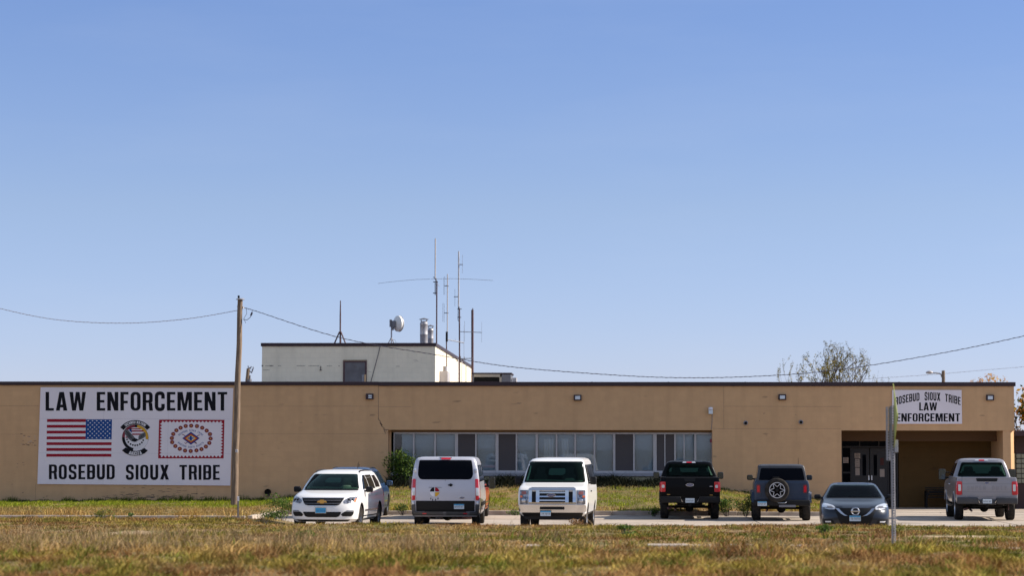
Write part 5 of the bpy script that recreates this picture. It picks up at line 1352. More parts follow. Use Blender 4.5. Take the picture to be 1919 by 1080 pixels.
# ---------------------------------------------------------------- crossover (used three times with different paint and fittings)
def crossover(name, label, px, D, yaw, rear, m, scale=1.0, H=1.0, front_detail=True, group=None, mirror_m='black', tint='glass'):
    c = Car(name, label, 'car', px, D, yaw, rear, group); k = scale; L = 5.17*k; W = 1.0*k
    LS = [(.24, .14, 5.02*k, .88*W, .55, 3, .4, 3), (.32, .04, 5.10*k, .965*W, .55, 2.8, .4, 3.2), (.50, 0, 5.15*k, .99*W, .55, 2.7, .4, 3.4), (.62, 0, 5.17*k, .995*W, .6, 2.7, .4, 3.4),
          (.74, .02, 5.15*k, .995*W, .65, 2.7, .4, 3.4), (.86, .07, 5.13*k, .985*W, .7, 2.7, .4, 3.4), (.96, .16, 5.11*k, .975*W, .75, 2.7, .4, 3.4), (1.01, .32, 5.09*k, .965*W, .8, 2.7, .4, 3.4),
          (1.06, .60, 5.08*k, .955*W, .75, 2.9, .4, 3.4), (1.10, .92, 5.07*k, .945*W, .7, 3, .4, 3.4), (1.13, 1.20, 5.05*k, .935*W, .6, 3, .4, 3.4), (1.16, 1.30, 5.03*k, .925*W, .5, 3, .4, 3.4),
          (1.30, 1.52, 4.98*k, .875*W, .45, 3.2, .4, 3.4), (1.50, 1.86, 4.90*k, .79*W, .4, 3.4, .4, 3.4), (1.62, 2.08, 4.82*k, .725*W, .4, 3.4, .4, 3.2), (1.68, 2.26, 4.74*k, .67*W, .5, 3.2, .5, 3),
          (1.72, 2.55, 4.6*k, .57*W, .6, 3, .6, 3), (1.735, 2.9, 4.35*k, .42*W, .6, 3, .6, 3)]
    LS = [(z if z < 1.1 else 1.1+(z-1.1)*H, *r) for z, *r in LS]
    zz = lambda z: z if z < 1.1 else 1.1+(z-1.1)*H
    c.body(LS, m, (1.0, 4.02*k), .36)
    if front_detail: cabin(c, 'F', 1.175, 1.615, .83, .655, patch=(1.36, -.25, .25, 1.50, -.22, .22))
    else: c.part('windscreen', 'F', trap(zz(1.175), -.83*W, .83*W, zz(1.615), -.655*W, .655*W, .03), tint, off=.02, th=.04)
    bm = c.part('wiper_cowl', 'F', [(1.135, -.80*W, .80*W), (1.17, -.82*W, .82*W)], 'black', off=.012)
    for sd_ in ('R', 'L'):
        c.part('side_window', sd_, [(zz(1.17), 1.62, 2.62), (zz(1.30), 1.80, 2.62), (zz(1.45), 2.02, 2.63), (zz(1.575), 2.28, 2.64)], tint, off=.006)
        c.part('side_window', sd_, [(zz(1.17), 2.70, 3.62*k), (zz(1.35), 2.70, 3.64*k), (zz(1.58), 2.71, 3.66*k)], tint, off=.006)
        c.part('side_window', sd_, [(zz(1.20), 3.74*k, 4.45*k), (zz(1.35), 3.75*k, 4.50*k), (zz(1.56), 3.78*k, 4.28*k)], 'tint', off=.006)
        for y in (1.52, 2.66, 3.68*k): c.part('door_seam', sd_, [(.42, y, y+.008), (.8, y, y+.008), (1.15, y, y+.008)], 'black', off=.001, th=.003, n=1)
        for y in (2.40, 3.40*k): c.part('door_handle', sd_, trap(.985, y, y+.2, 1.02, y, y+.2, .01, 2, 1), m, off=.03, th=.03, n=3)
        c.part('side_moulding', sd_, trap(.52, 1.5, 3.55*k, .57, 1.5, 3.55*k, .01, 2, 1), 'chrome', off=.008, th=.02)
        c.part('sill', sd_, trap(.26, 1.42, 3.58*k, .40, 1.42, 3.58*k, .02, 2, 1), 'black', off=.006, th=.03)
        sx = 1 if sd_ == 'R' else -1
        bm = NB(); tube(bm, [(sx*.655*W, 2.35, zz(1.65)), (sx*.645*W, 2.55, zz(1.70)), (sx*.64*W, 3.4, zz(1.722)), (sx*.64*W, 4.2*k, zz(1.70)), (sx*.645*W, 4.4*k, zz(1.66))], .022, 8); bobj('roof_rail', bm, M['black'], c.root, 50)
    c.wheels(.98*W, .24, 'rim_dark', style=5)
    for sx in (-1, 1): c.mirror(sx, 1.72, 1.16, .93*W, .22, .17, mirror_m, .05)
    # tail
    c.part('rear_window', 'B', trap(zz(1.22), -.68*W, .68*W, zz(1.58), -.58*W, .58*W, .05), 'tint', off=.006)
    c.both('tail_light', 'B', trap(.92, .66*W, .90*W, 1.14, .70*W, .88*W, .03), 'lens_red', off=.012)
    c.both('tail_light_side', 'R', trap(.92, 4.78*k, 5.0*k, 1.13, 4.82*k, 4.98*k, .03), 'lens_red', off=.010)
    c.part('rear_bumper', 'B', trap(.32, -.82*W, .82*W, .50, -.86*W, .86*W, .03), 'black', off=.02, th=.05)
    if front_detail:
        c.part('grille', 'F', [(.715, -.40, .40), (.735, -.50, .50), (.80, -.555, .555), (.88, -.60, .60), (.925, -.62, .62), (.935, -.61, .61)], 'black', off=.010, th=.03)
        for z in (.775, .865): c.part('grille_bar', 'F', [(z-.006, -.545, .545), (z+.006, -.55, .55)], 'greymetal', off=.022, th=.012)
        c.part('grille_rim', 'F', [(.93, -.63, .63), (.945, -.63, .63)], 'chrome', off=.018, th=.03)
        c.part('grille_rim', 'F', [(.700, -.37, .37), (.714, -.42, .42)], 'chrome', off=.016, th=.03)
        for sd_ in (1, -1):
            rows = [(.775, .66, .74), (.80, .63, .84), (.85, .62, .915), (.90, .67, .94), (.95, .76, .945), (.985, .86, .935)]
            if sd_ < 0: rows = [(z, -b, -a) for z, a, b in rows]
            o = c.part('headlight', 'F', rows, 'headlamp', off=.012, th=.03)
            r2 = [(.81, .88, .93), (.87, .905, .938), (.92, .91, .94)]; r2 = r2 if sd_ > 0 else [(z, -b, -a) for z, a, b in r2]
            q = c.part('indicator', 'F', r2, 'lens_amber' if sd_ > 0 else 'greymetal', off=.02, th=.02, parent=o)
            for xx in (.75, .84):
                bm = NB(); yy = fronty(layer_at(c.LS, .87), xx); lathe(bm, [(0, .0), (.035, .012), (.05, .03), (.052, .05)], 16, Matrix.Translation((sd_*xx, yy-.022, .865)) @ Matrix.Rotation(R(-90), 4, 'X')); bobj('bulb', bm, M['black'], o, 50)
            r3 = [(.40, .60, .84), (.45, .56, .88), (.50, .60, .90), (.535, .66, .90)]; r3 = r3 if sd_ > 0 else [(z, -b, -a) for z, a, b in r3]
            c.part('fog_recess', 'F', r3, 'black', off=.008)
            r4 = [(.545, .68, .90), (.575, .72, .90)]; r4 = r4 if sd_ > 0 else [(z, -b, -a) for z, a, b in r4]
            c.part('fog_trim', 'F', r4, 'greymetal', off=.012)
        c.part('lower_intake', 'F', [(.375, -.42, .42), (.40, -.50, .50), (.50, -.56, .56), (.53, -.55, .55)], 'black', off=.008)
        c.part('chin', 'F', [(.245, -.72, .72), (.30, -.80, .80)], 'black', off=.01, th=.04)
        y = fronty(layer_at(c.LS, .83), 0)-.045
        o = flat('badge', [[(-.13, -.028), (-.055, -.028), (-.045, -.055), (.055, -.055), (.045, -.028), (.13, -.028), (.10, .028), (.045, .028), (.055, .055), (-.045, .055), (-.055, .028), (-.10, .028)]], lambda u, v: (u*1.15, y, .828+v), M['gold'], None, .012); o.parent = c.root
        plate(c, 'F', -.03, .575, 'blue', off=.02)
    else:
        c.both('headlight', 'F', trap(.82, .62, .93, .96, .72, .93, .02), 'lens_white', off=.012); c.part('grille', 'F', trap(.72, -.5, .5, .90, -.6, .6, .02), 'black', off=.01)
        c.part('lower_intake', 'F', trap(.38, -.5, .5, .52, -.55, .55, .02), 'black', off=.01)
        plate(c, 'B', 0, .80, off=.01)
    bm = NB(); tube(bm, [(.25*W*(1 if not rear else -1), 4.2*k, zz(1.72)), (.25*W*(1 if not rear else -1), 4.3*k, zz(1.72)+.20)], [.012, .005], 6); bobj('aerial', bm, M['black'], c.root)
    c.place(L); return c
crossover('crossover', 'white crossover with black grille and gold cross badge, facing out at the left end', 603, 69.8, -4.8, False, M['p_white'])
crossover('crossover', 'dark blue crossover half hidden behind the white crossover', 653, 81.0, -.5, True, M['p_dblue'], .97, 1.0, False, mirror_m=M['p_dblue'])
crossover('crossover', 'red vehicle almost hidden behind the silver van', 852, 80.5, 0, True, M['p_red'], .97, .80, False)

# ---------------------------------------------------------------- silver passenger van, tail to the road
def transit():
    c = Car('passenger_van', 'silver van seen from behind with a medicine wheel decal on its rear door', 'van', 834.5, 71.9, .6, True); P = M['p_silver']
    LS = [(.34, .25, 5.42, .93, .5, 3, .12, 5), (.42, .1, 5.50, .985, .6, 3, .16, 6), (.56, .02, 5.53, 1.02, .7, 3, .16, 7), (.84, .02, 5.55, 1.03, .8, 3, .16, 7), (1.02, .18, 5.55, 1.03, .9, 3, .16, 7), (1.16, .55, 5.55, 1.025, .9, 3, .16, 7),
          (1.26, 1.0, 5.545, 1.02, .8, 3, .16, 7), (1.48, 1.28, 5.535, 1.0, .6, 3, .16, 7), (1.76, 1.62, 5.52, .965, .5, 3, .16, 6.5), (1.96, 1.95, 5.50, .925, .5, 3, .18, 6), (2.05, 2.2, 5.47, .895, .5, 3, .2, 5), (2.10, 2.5, 5.42, .845, .5, 3, .25, 4), (2.125, 2.9, 5.3, .74, .5, 3, .3, 3.5)]
    c.body(LS, P, (.98, 4.35), .355)
    c.part('windscreen', 'F', trap(1.32, -.88, .88, 1.93, -.76, .76, .05), 'glass'); c.part('grille', 'F', trap(.66, -.52, .52, .96, -.60, .60, .06), 'black', off=.01)
    c.both('headlight', 'F', trap(.84, .60, .96, 1.12, .74, .95, .04), 'lens_white', off=.012); c.part('front_bumper', 'F', trap(.36, -.85, .85, .56, -.90, .90, .03), 'black', off=.012)
    # rear doors
    c.part('rear_window', 'B', [(1.45, -.70, .70), (1.47, -.76, .76), (1.52, -.80, .80), (1.60, -.825, .825), (1.80, -.815, .815), (1.97, -.79, .79), (2.015, -.78, .78), (2.03, -.75, .75)], 'tint', off=.006, n=20)
    c.part('door_gap', 'B', [(.50, -.006, .006), (1.44, -.006, .006)], 'black', off=.002, th=.01, n=1)
    c.part('door_gap', 'B', [(1.455, -.006, .006), (2.03, -.005, .005)], 'black', off=.009, th=.01, n=1)
    c.both('door_gap', 'B', [(.84, .865, .872), (1.5, .855, .862), (2.0, .81, .817)], 'greymetal', off=.002, th=.01, n=1)
    c.part('lower_trim', 'B', trap(.50, -.87, .87, .815, -.88, .88, .02), 'black', off=.010, n=20)
    bmp = c.part('rear_bumper', 'B', trap(.375, -.93, .93, .49, -.97, .97, .03), M.setdefault('bumper_grey', noisy(mat('bumper_grey', (.055, .055, .06), .55), 5, .6)), off=.09, th=.14, n=16)
    c.part('bumper_step', 'B', trap(.492, -.62, .62, .505, -.62, .62, .004, 1, 1), 'black', off=.085, th=.1, parent=bmp)
    c.both('bumper_corner', 'B', trap(.36, .90, 1.00, .72, .90, 1.012, .05), M['bumper_grey'], off=.07, th=.12)
    for x in (.62, -.60): c.part('reflector', 'B', trap(.415, x-.06, x+.06, .45, x-.06, x+.06, .01, 2, 1), 'lens_red', off=.098, th=.02)
    for x in (.02, -.68): c.part('bumper_pad', 'B', trap(.39, x-.045, x+.045, .485, x-.045, x+.045, .01, 2, 1), 'greymetal', off=.097, th=.02)
    for sx in (1, -1):
        def rw(z0, z1, a0, a1, b0, b1, r=.02): return trap(z0, *( (a0, a1) if sx > 0 else (-a1, -a0)), z1, *((b0, b1) if sx > 0 else (-b1, -b0)), r)
        h = c.part('tail_light', 'B', rw(.83, 1.47, .905, 1.012, .885, .985, .03), 'lens_red', off=.014, th=.05)
        c.part('reversing_lens', 'B', rw(.97, 1.20, .91, 1.005, .905, .995, .01), 'lens_white', off=.020, th=.02, parent=h)
        c.part('tail_light_side', 'R' if sx > 0 else 'L', trap(.85, 5.36, 5.49, 1.45, 5.36, 5.47, .03), 'lens_red', off=.01)
        boxpart(c, 'hinge', 'lens_white', *sorted((sx*.875, sx*.945)), 5.50, 5.56, 1.66, 1.78, r=.012)
        boxpart(c, 'corner_lamp', 'lens_white', *sorted((sx*.93, sx*1.00)), 5.52, 5.60, .70, .80, r=.02)
        sd_ = 'R' if sx > 0 else 'L'
        for a, b in ((1.9, 2.75), (2.9, 4.0), (4.12, 5.28)): c.part('side_window', sd_, trap(1.38, a+(.0 if a > 2 else -.25), b, 1.88, a+.1, b, .06), 'tint', off=.006)
        c.part('side_moulding', sd_, trap(.62, 1.5, 3.85, .74, 1.5, 3.85, .02), 'black', off=.012)
        for y in (2.82, 4.06): c.part('door_seam', sd_, [(.4, y, y+.008), (1.3, y, y+.008), (1.95, y, y+.008)], 'black', off=.001, th=.004, n=1)
    c.part('door_handle', 'B', trap(1.265, -.22, -.08, 1.305, -.22, -.08, .015, 2, 1), 'black', off=.035, th=.04)
    c.part('handle_recess', 'B', trap(1.24, -.20, -.12, 1.33, -.20, -.12, .03, 3, 1), 'black', off=.004, th=.01)
    c.part('high_brake_light', 'B', trap(2.055, -.16, .13, 2.105, -.155, .125, .015, 2, 1), 'lens_red', off=.03, th=.14)
    boxpart(c, 'roof_trim', P, -.20, .17, 5.22, 5.44, 2.10, 2.118, r=.008)
    for sx in (-1, 1): c.mirror(sx, 1.75, 1.30, 1.0, .20, .38, 'black', .16)
    c.wheels(1.0, .235)
    underparts(c, 5.5, .98, 4.35)
    yb = backy(layer_at(c.LS, 1.05), .32)+.006
    def dk(name, loops, m, k=0, par=None):
        o = flat(name, loops, lambda u, v: (u, 0, v), M[m], None, .002)
        for v_ in o.data.vertices: v_.co = (.32-v_.co.x, yb+k-v_.co.y, 1.08+v_.co.z)
        o.parent = par or c.root; return o
    r_ = .145; d = dk('wheel_decal', [circ(0, 0, r_, None, 32)], 'white'); s_ = lambda a0, a1: [sector(0, 0, 0, r_*.97, a0, a1)]
    dk('decal_quarter', s_(90, 180), 'ink', .0025, d); dk('decal_quarter', s_(0, 90), 'red', .0025, d); dk('decal_quarter', s_(270, 360), 'yellow', .0025, d); dk('decal_cross', [stroke([(-r_, 0), (r_, 0)], .02)], 'plate', .005, d); dk('decal_cross', [stroke([(0, -r_), (0, r_)], .02)], 'plate', .0075, d)
    for x, z in ((-.115, -.20), (-.06, -.235), (.03, -.235), (.10, -.20)): dk('decal_feather', [circ(x, z, .014, .032, 8)], 'ink', 0, d)
    c.part('door_script', 'B', trap(1.205, -.02+.12, .50, 1.222, .12, .50, .004, 1, 1), 'greymetal', off=.002, th=.004)
    oval(c, 'B', -.50, .905, .075, .03, off=.008); plate(c, 'B', -.41, .645, off=.02)
    c.place(5.55)
transit()

# ---------------------------------------------------------------- white full-size van, facing the road
def evan():
    c = Car('passenger_van', 'white van facing out with wide chrome grille and dry weed at its bumper', 'van', 1035, 69.8, -3.0); P = M['p_white']
    LS = [(.42, .12, 5.45, .90, .35, 4, .3, 4), (.50, .05, 5.5, .97, .3, 5, .3, 4), (.74, .03, 5.55, 1.0, .25, 6, .3, 4), (.80, .02, 5.55, 1.005, .22, 6, .3, 4), (1.00, .03, 5.55, 1.005, .22, 6, .3, 4), (1.18, .07, 5.55, 1.00, .25, 5.5, .3, 4), (1.235, .13, 5.55, .99, .3, 5, .3, 4),
          (1.28, .30, 5.54, .98, .35, 4.5, .3, 4), (1.32, .55, 5.54, .97, .4, 4, .3, 4), (1.36, .80, 5.53, .965, .4, 4, .3, 4), (1.39, .92, 5.53, .96, .35, 4, .3, 4), (1.65, 1.20, 5.50, .90, .3, 4, .3, 4), (1.90, 1.48, 5.47, .835, .3, 4, .3, 4), (2.00, 1.62, 5.44, .805, .3, 4, .3, 4), (2.06, 1.82, 5.38, .755, .4, 3.5, .35, 3.5), (2.095, 2.1, 5.28, .66, .5, 3, .4, 3), (2.11, 2.5, 5.1, .5, .5, 3, .5, 3)]
    c.body(LS, P, (.80, 4.30), .375)
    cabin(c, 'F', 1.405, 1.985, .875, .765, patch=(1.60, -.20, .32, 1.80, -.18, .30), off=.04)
    wsr = c.part('windscreen_rubber', 'F', trap(1.392, -.905, .905, 2.0, -.79, .79, .05), 'black', off=.012, th=.03, n=14)
    for sx in (-1, 1): c.part('wiper', 'F', [(1.41, .05 if sx > 0 else -.45, .10 if sx > 0 else -.40), (1.44, .05+.12 if sx > 0 else -.45-.12, .1+.13 if sx > 0 else -.4-.11)][:2], 'black', off=.02, th=.01, n=1)
    # chrome grille: frame, verticals, bars
    g = c.part('grille', 'F', trap(.79, -.68, .68, 1.245, -.67, .67, .03), 'black', off=.012, th=.04, n=14)
    fr = [(.785, -.69, .69), (.825, -.69, .69)], [(1.175, -.68, .68), (1.245, -.66, .66)]
    for r_ in fr: c.part('grille_frame', 'F', r_, 'chrome', off=.045, th=.06, n=14, parent=g)
    for sx in (-1, 1):
        for a, b in ((.595, .685), (.375, .475)):
            q = (a, b) if sx > 0 else (-b, -a); c.part('grille_post', 'F', [(.8251, *q), (1.0, *q), (1.1749, *q)], 'chrome', off=.046, th=.06, n=3, parent=g)
    for z in (.865, .975, 1.085): c.part('grille_bar', 'F', [(z, -.374, .374), (z+.035, -.374, .374)], 'chrome', off=.042, th=.05, n=8, parent=g)
    c.part('bonnet_edge', 'F', trap(1.247, -.63, .63, 1.262, -.62, .62, .005, 1, 1), 'greymetal', off=.01, th=.02)
    for sx in (-1, 1):
        def rw(*t): z0, a, b, z1, a1, b1 = t; return trap(z0, *((a, b) if sx > 0 else (-b, -a)), z1, *((a1, b1) if sx > 0 else (-b1, -a1)), .02)
        h = c.part('headlight', 'F', rw(.77, .715, .955, 1.17, .705, .955), 'headlamp', off=.014, th=.04)
        c.part('side_marker', 'F', rw(1.05, .76, .90, 1.14, .76, .90), M.setdefault('dull_red', mat('dull_red_lens', (.30, .10, .09), .25)), off=.022, th=.02, parent=h)
        c.part('indicator', 'F', rw(.96, .87, .945, 1.02, .87, .945), 'lens_amber', off=.023, th=.02, parent=h)
        bm = NB(); y_ = fronty(layer_at(c.LS, .88), .83); lathe(bm, [(0, 0), (.05, .012), (.085, .04), (.09, .06)], 20, Matrix.Translation((sx*.825, y_-.03, .87)) @ Matrix.Rotation(R(-90), 4, 'X')); bobj('reflector_bowl', bm, M['silver'], h, 50)
    bmp = c.part('front_bumper', 'F', trap(.53, -.975, .975, .755, -.985, .985, .06), 'chrome', off=.09, th=.13, n=24)
    c.part('bumper_slot', 'F', trap(.615, -.36, .36, .70, -.355, .355, .01), 'black', off=.094, th=.02, parent=bmp)
    c.part('air_dam', 'F', trap(.33, -.80, .80, .525, -.90, .90, .04), 'black', off=.02, th=.06, n=14)
    plate(c, 'F', -.19, .505, off=.12); oval(c, 'F', -.03, 1.025, .13, .052, off=.05)
    for sd_ in ('R', 'L'):
        for a, b, a2 in ((1.42, 2.15, 1.72), (2.3, 3.75, 2.3), (3.85, 5.25, 3.85)): c.part('side_window', sd_, [(1.40, a, b), (1.65, (a+a2)/2, b), (1.90, a2, b)], 'tint' if a > 2 else 'glass', off=.006)
        for y in (1.30, 2.22, 3.80): c.part('door_seam', sd_, [(.45, y, y+.008), (1.3, y, y+.008)], 'black', off=.001, th=.004, n=1)
        c.part('door_handle', sd_, trap(1.10, 1.95, 2.12, 1.14, 1.95, 2.12, .01, 2, 1), 'black', off=.03, th=.03)
        sx = 1 if sd_ == 'R' else -1
        c.part('sill', sd_, trap(.42, 1.3, 3.8, .50, 1.3, 3.8, .02), 'black', off=.01)
    c.part('rear_window', 'B', trap(1.42, -.66, .66, 1.88, -.60, .60, .06), 'tint'); c.both('tail_light', 'B', trap(.85, .84, .96, 1.25, .83, .95, .02), 'lens_red', off=.012)
    c.part('rear_bumper', 'B', trap(.5, -.95, .95, .70, -.96, .96, .03), 'chrome', off=.08, th=.12)
    for sx in (-1, 1): c.mirror(sx, 1.42, 1.44, .95, .20, .24, 'black', .06)
    c.wheels(.98, .235, 'silver', 8); underparts(c, 5.5, .8, 4.3)
    c.place(5.6)
evan()

# ---------------------------------------------------------------- pickups, tail to the road
def pickup(label, px, D, yaw, P, big=False):
    c = Car('pickup_truck', label, 'pickup truck', px, D, yaw, True); dz = .07 if big else 0
    hb = 1.44 if big else 1.42; W = 1.0
    LS = [(.56, .25, 5.78, .94, .4, 4, .1, 6), (.64, .08, 5.80, .985, .4, 4, .08, 8), (.80, .03, 5.80, 1.01, .35, 4, .08, 8), (1.0, .02, 5.80, 1.012, .35, 4, .08, 8), (1.16, .06, 5.80, 1.01, .4, 4, .08, 8), (1.25, .2, 5.80, 1.0, .5, 4, .08, 8), (1.31, .6, 5.80, .985, .6, 4, .08, 8), (1.36, 1.3, 5.79, .98, .5, 4, .08, 8), (hb-.02, 1.6, 5.79, .975, .4, 4, .08, 8), (hb, 1.7, 5.77, .96, .4, 4, .08, 8)]
    R_ = .43 if big else .405; wy = (.98, 4.62)
    c.body(LS, P, wy, R_, box_cut=(-.80, .80, 4.02, 5.70, .95, 2.0))
    zt = 2.07 if big else 1.97
    f = (zt-hb)/.55
    CS = [fill(L) for L in [(hb-.03, 1.55, 3.98, .965, .4, 4, .12, 5), (hb+.02, 1.66, 3.97, .955, .4, 4, .12, 5), (hb+.25*f, 2.0, 3.92, .865, .35, 4, .12, 5), (hb+.44*f, 2.28, 3.86, .785, .35, 4, .13, 5), (hb+.50*f, 2.42, 3.82, .735, .4, 3.5, .2, 4), (hb+.535*f, 2.65, 3.72, .64, .4, 3, .3, 3.5), (zt, 2.95, 3.55, .45, .4, 3, .3, 3)]]
    cab = cut(loft(CS), [], P, 'cab', c.root)
    ph_ = {'LS': CS, 'parent': cab}
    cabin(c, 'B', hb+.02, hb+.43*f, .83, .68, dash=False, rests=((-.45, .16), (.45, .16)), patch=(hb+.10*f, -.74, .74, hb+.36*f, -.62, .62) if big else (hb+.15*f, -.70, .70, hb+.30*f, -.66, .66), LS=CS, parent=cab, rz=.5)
    gl = M.setdefault('seat_tone', mat('head_rest', (.02, .02, .022), .8))
    c.part('windscreen', 'F', trap(hb+.03, -.85, .85, hb+.43*f, -.70, .70, .04), 'glass', **ph_)
    for sd_ in 'RL':
        for a, b, a2 in ((1.85, 2.8, 2.25), (2.9, 3.75, 2.9)): c.part('side_window', sd_, [(hb+.02, a, b), (hb+.2*f, (a+a2)/2, b), (hb+.40*f, a2, b-.05)], 'tint', off=.006, **ph_)
        for y in (1.68, 2.84, 3.80): c.part('door_seam', sd_, [(.62, y, y+.01), (1.0, y, y+.01), (hb-.03, y, y+.01)], 'black', off=.001, th=.004, n=1)
        c.part('door_handle', sd_, trap(1.16, 2.55, 2.75, 1.20, 2.55, 2.75, .01, 2, 1), 'chrome' if big else 'black', off=.03, th=.03)
        sx = 1 if sd_ == 'R' else -1
        bm = NB(); tube(bm, [(sx*.93, 1.65, .50), (sx*.98, 1.8, .46), (sx*.98, 3.7, .46), (sx*.93, 3.85, .50)], .045, 8); bobj('side_step', bm, M['black'], c.root, 50)
        for y in wy:     # arch lip
            bm = NB(); tube(bm, [(sx*1.005, y+math.cos(R(a))*(R_+.075), R_+math.sin(R(a))*(R_+.075)) for a in range(20, 161, 10)], .028, 6); bobj('arch_lip', bm, M['black'] if not big else P, c.root, 50)
    c.part('high_brake_light', 'B', trap(hb+.475*f, -.09, .09, hb+.51*f, -.09, .09, .01, 2, 1), 'lens_red', off=.02, th=.08, **ph_)
    c.both('cargo_lamp', 'B', trap(hb+.475*f, .095, .23, hb+.51*f, .095, .21, .01, 2, 1), 'lens_white', off=.018, th=.08, **ph_)
    # tailgate
    tg = c.part('tailgate', 'B', trap(.82, -.80, .80, hb-.005, -.80, .80, .03), P, off=.02, th=.05, n=6)
    c.part('tailgate_cap', 'B', trap(hb-.035, -.81, .81, hb+.012, -.80, .80, .015, 3, 1), 'black' if not big else P, off=.035, th=.09, parent=tg)
    c.part('tailgate_handle', 'B', trap(hb-.14 if not big else hb-.13, -.17 if not big else -.33, .17 if not big else .33, hb-.02, -.19 if not big else -.36, .19 if not big else .36, .03), 'black', off=.04, th=.04, parent=tg)
    if big:
        for z_ in (1.22, .95): c.part('tailgate_crease', 'B', [(z_, -.79, .79), (z_+.012, -.79, .79)], 'greymetal', off=.0205, th=.004, parent=tg)
        lp, w_ = text_loops('SUPER DUTY', .35, .7); y_ = 5.80+.024
        o = flat('embossed_lettering', [[((a/w_-.5)*1.30, b*.14) for a, b in l] for l in lp], lambda u, v: (u, 0, v), M.setdefault('emboss', mat('emboss', (.23, .22, .24), .45, .3)), None, .003)
        for v_ in o.data.vertices: v_.co = (-v_.co.x, y_-v_.co.y-.002, 1.02+v_.co.z)
        o.parent = tg
        oval(c, 'B', 0, 1.255, .09, .038, off=.022)
    else:
        oval(c, 'B', 0, 1.165, .135, .052, off=.022)
        c.part('model_badge', 'B', trap(1.11, -.76, -.66, 1.125, -.76, -.66, .004, 1, 1), 'silver', off=.024, th=.004, parent=tg)
        c.part('model_badge', 'B', trap(.835, .66, .77, .85, .66, .77, .004, 1, 1), 'gold', off=.024, th=.004, parent=tg); c.part('model_badge', 'B', trap(.82, -.77, -.66, .832, -.77, -.66, .004, 1, 1), 'gold', off=.024, th=.004, parent=tg)
    z0, z1 = (.86, 1.31) if big else (.93, 1.27)
    for sx in (1, -1):
        def rw(z0, a, b, z1, a1, b1, r=.03): return trap(z0, *((a, b) if sx > 0 else (-b, -a)), z1, *((a1, b1) if sx > 0 else (-b1, -a1)), r)
        h = c.part('tail_light', 'B', rw(z0, .82, 1.0, z1, .815, .995), 'lens_red', off=.02, th=.1)
        zc = z0+(z1-z0)*(.28 if big else .40)
        c.part('reversing_lens', 'B', rw(zc, .85, .94, zc+(.22 if big else .10), .85, .94, .02), 'lens_white', off=.027, th=.02, parent=h)
        c.part('tail_light_side', 'R' if sx > 0 else 'L', trap(z0+.02, 5.62, 5.775, z1-.02, 5.64, 5.77, .02), 'lens_red', off=.01, th=.03)
    # bumper with dropped plate bay
    bm = NB(); yb = 5.80; mb_ = M['black'] if not big else M.setdefault('bumper_dark', noisy(mat('bumper_dark', (.035, .035, .04), .5), 3, .4))
    for x0_, x1_ in ((-.99, -.30), (.30, .99)): rbox(bm, x0_, x1_, yb-.10, yb+.17, .56, .775, .03, 3)
    rbox(bm, -.299, .299, yb-.10, yb+.12, .54, .70, .02, 2); bobj('rear_bumper', bm, mb_, c.root, 40)
    bm = NB()
    for sx in (-1, 1):
        v = [bm.verts.new(p) for p in ((sx*.30, yb+.172, .70), (sx*.33, yb+.172, .77), (sx*.27, yb+.14, .60), (sx*.24, yb+.14, .60))]; bm.faces.new(v)
    bobj('bumper_trim', bm, M['silver'], c.root)
    c.LS2 = c.LS; plate(c, 'B', 0, .645 if not big else .655, 'white', off=.13)
    bm = NB(); rbox(bm, -.05, .05, yb-.3, yb+.14, .44, .53, .01); tube(bm, [(-.5, yb-.05, .48), (.5, yb-.05, .48)], .03, 8); bobj('tow_hitch', bm, M['under'], c.root)
    underparts(c, 5.8, *wy, w=.42, z=.38)
    boxpart(c, 'spare_tyre', 'rubber', -.30, .30, 4.95, 5.45, .50, .68, r=.08)
    bm = NB(); tube(bm, [(-.75, 5.3, .34 if big else .40), (-.75, 5.3, .6)], .012, 6); tube(bm, [(.62, 5.6, .40), (.74, 5.72, .38)], .04, 8); bobj('exhaust_tip', bm, M['rust'], c.root, 50)
    c.wheels(1.0, .28, 'silver', 6)
    for sx in (-1, 1):
        if big: c.mirror(sx, 1.95, 1.50, .96, .24, .38, 'black', .12, True)
        else: c.mirror(sx, 1.95, 1.44, .96, .21, .24, 'black', .06)
    c.part('grille', 'F', trap(.75, -.55, .55, 1.12, -.60, .60, .05), 'black', off=.02); c.both('headlight', 'F', trap(.85, .64, .95, 1.12, .64, .94, .03), 'lens_white', off=.02)
    c.part('front_bumper', 'F', trap(.56, -.9, .9, .74, -.93, .93, .04), 'chrome' if big else 'black', off=.1, th=.14)
    c.place(5.80); return c
pickup('black pickup truck parked tail out below the right end of the windows', 1293, 81.1, -1.3, M['p_black'])
pickup('silver pickup truck with wide tow mirrors parked in front of the entrance', 1850, 80.6, -4.0, M['p_pewter'], True)

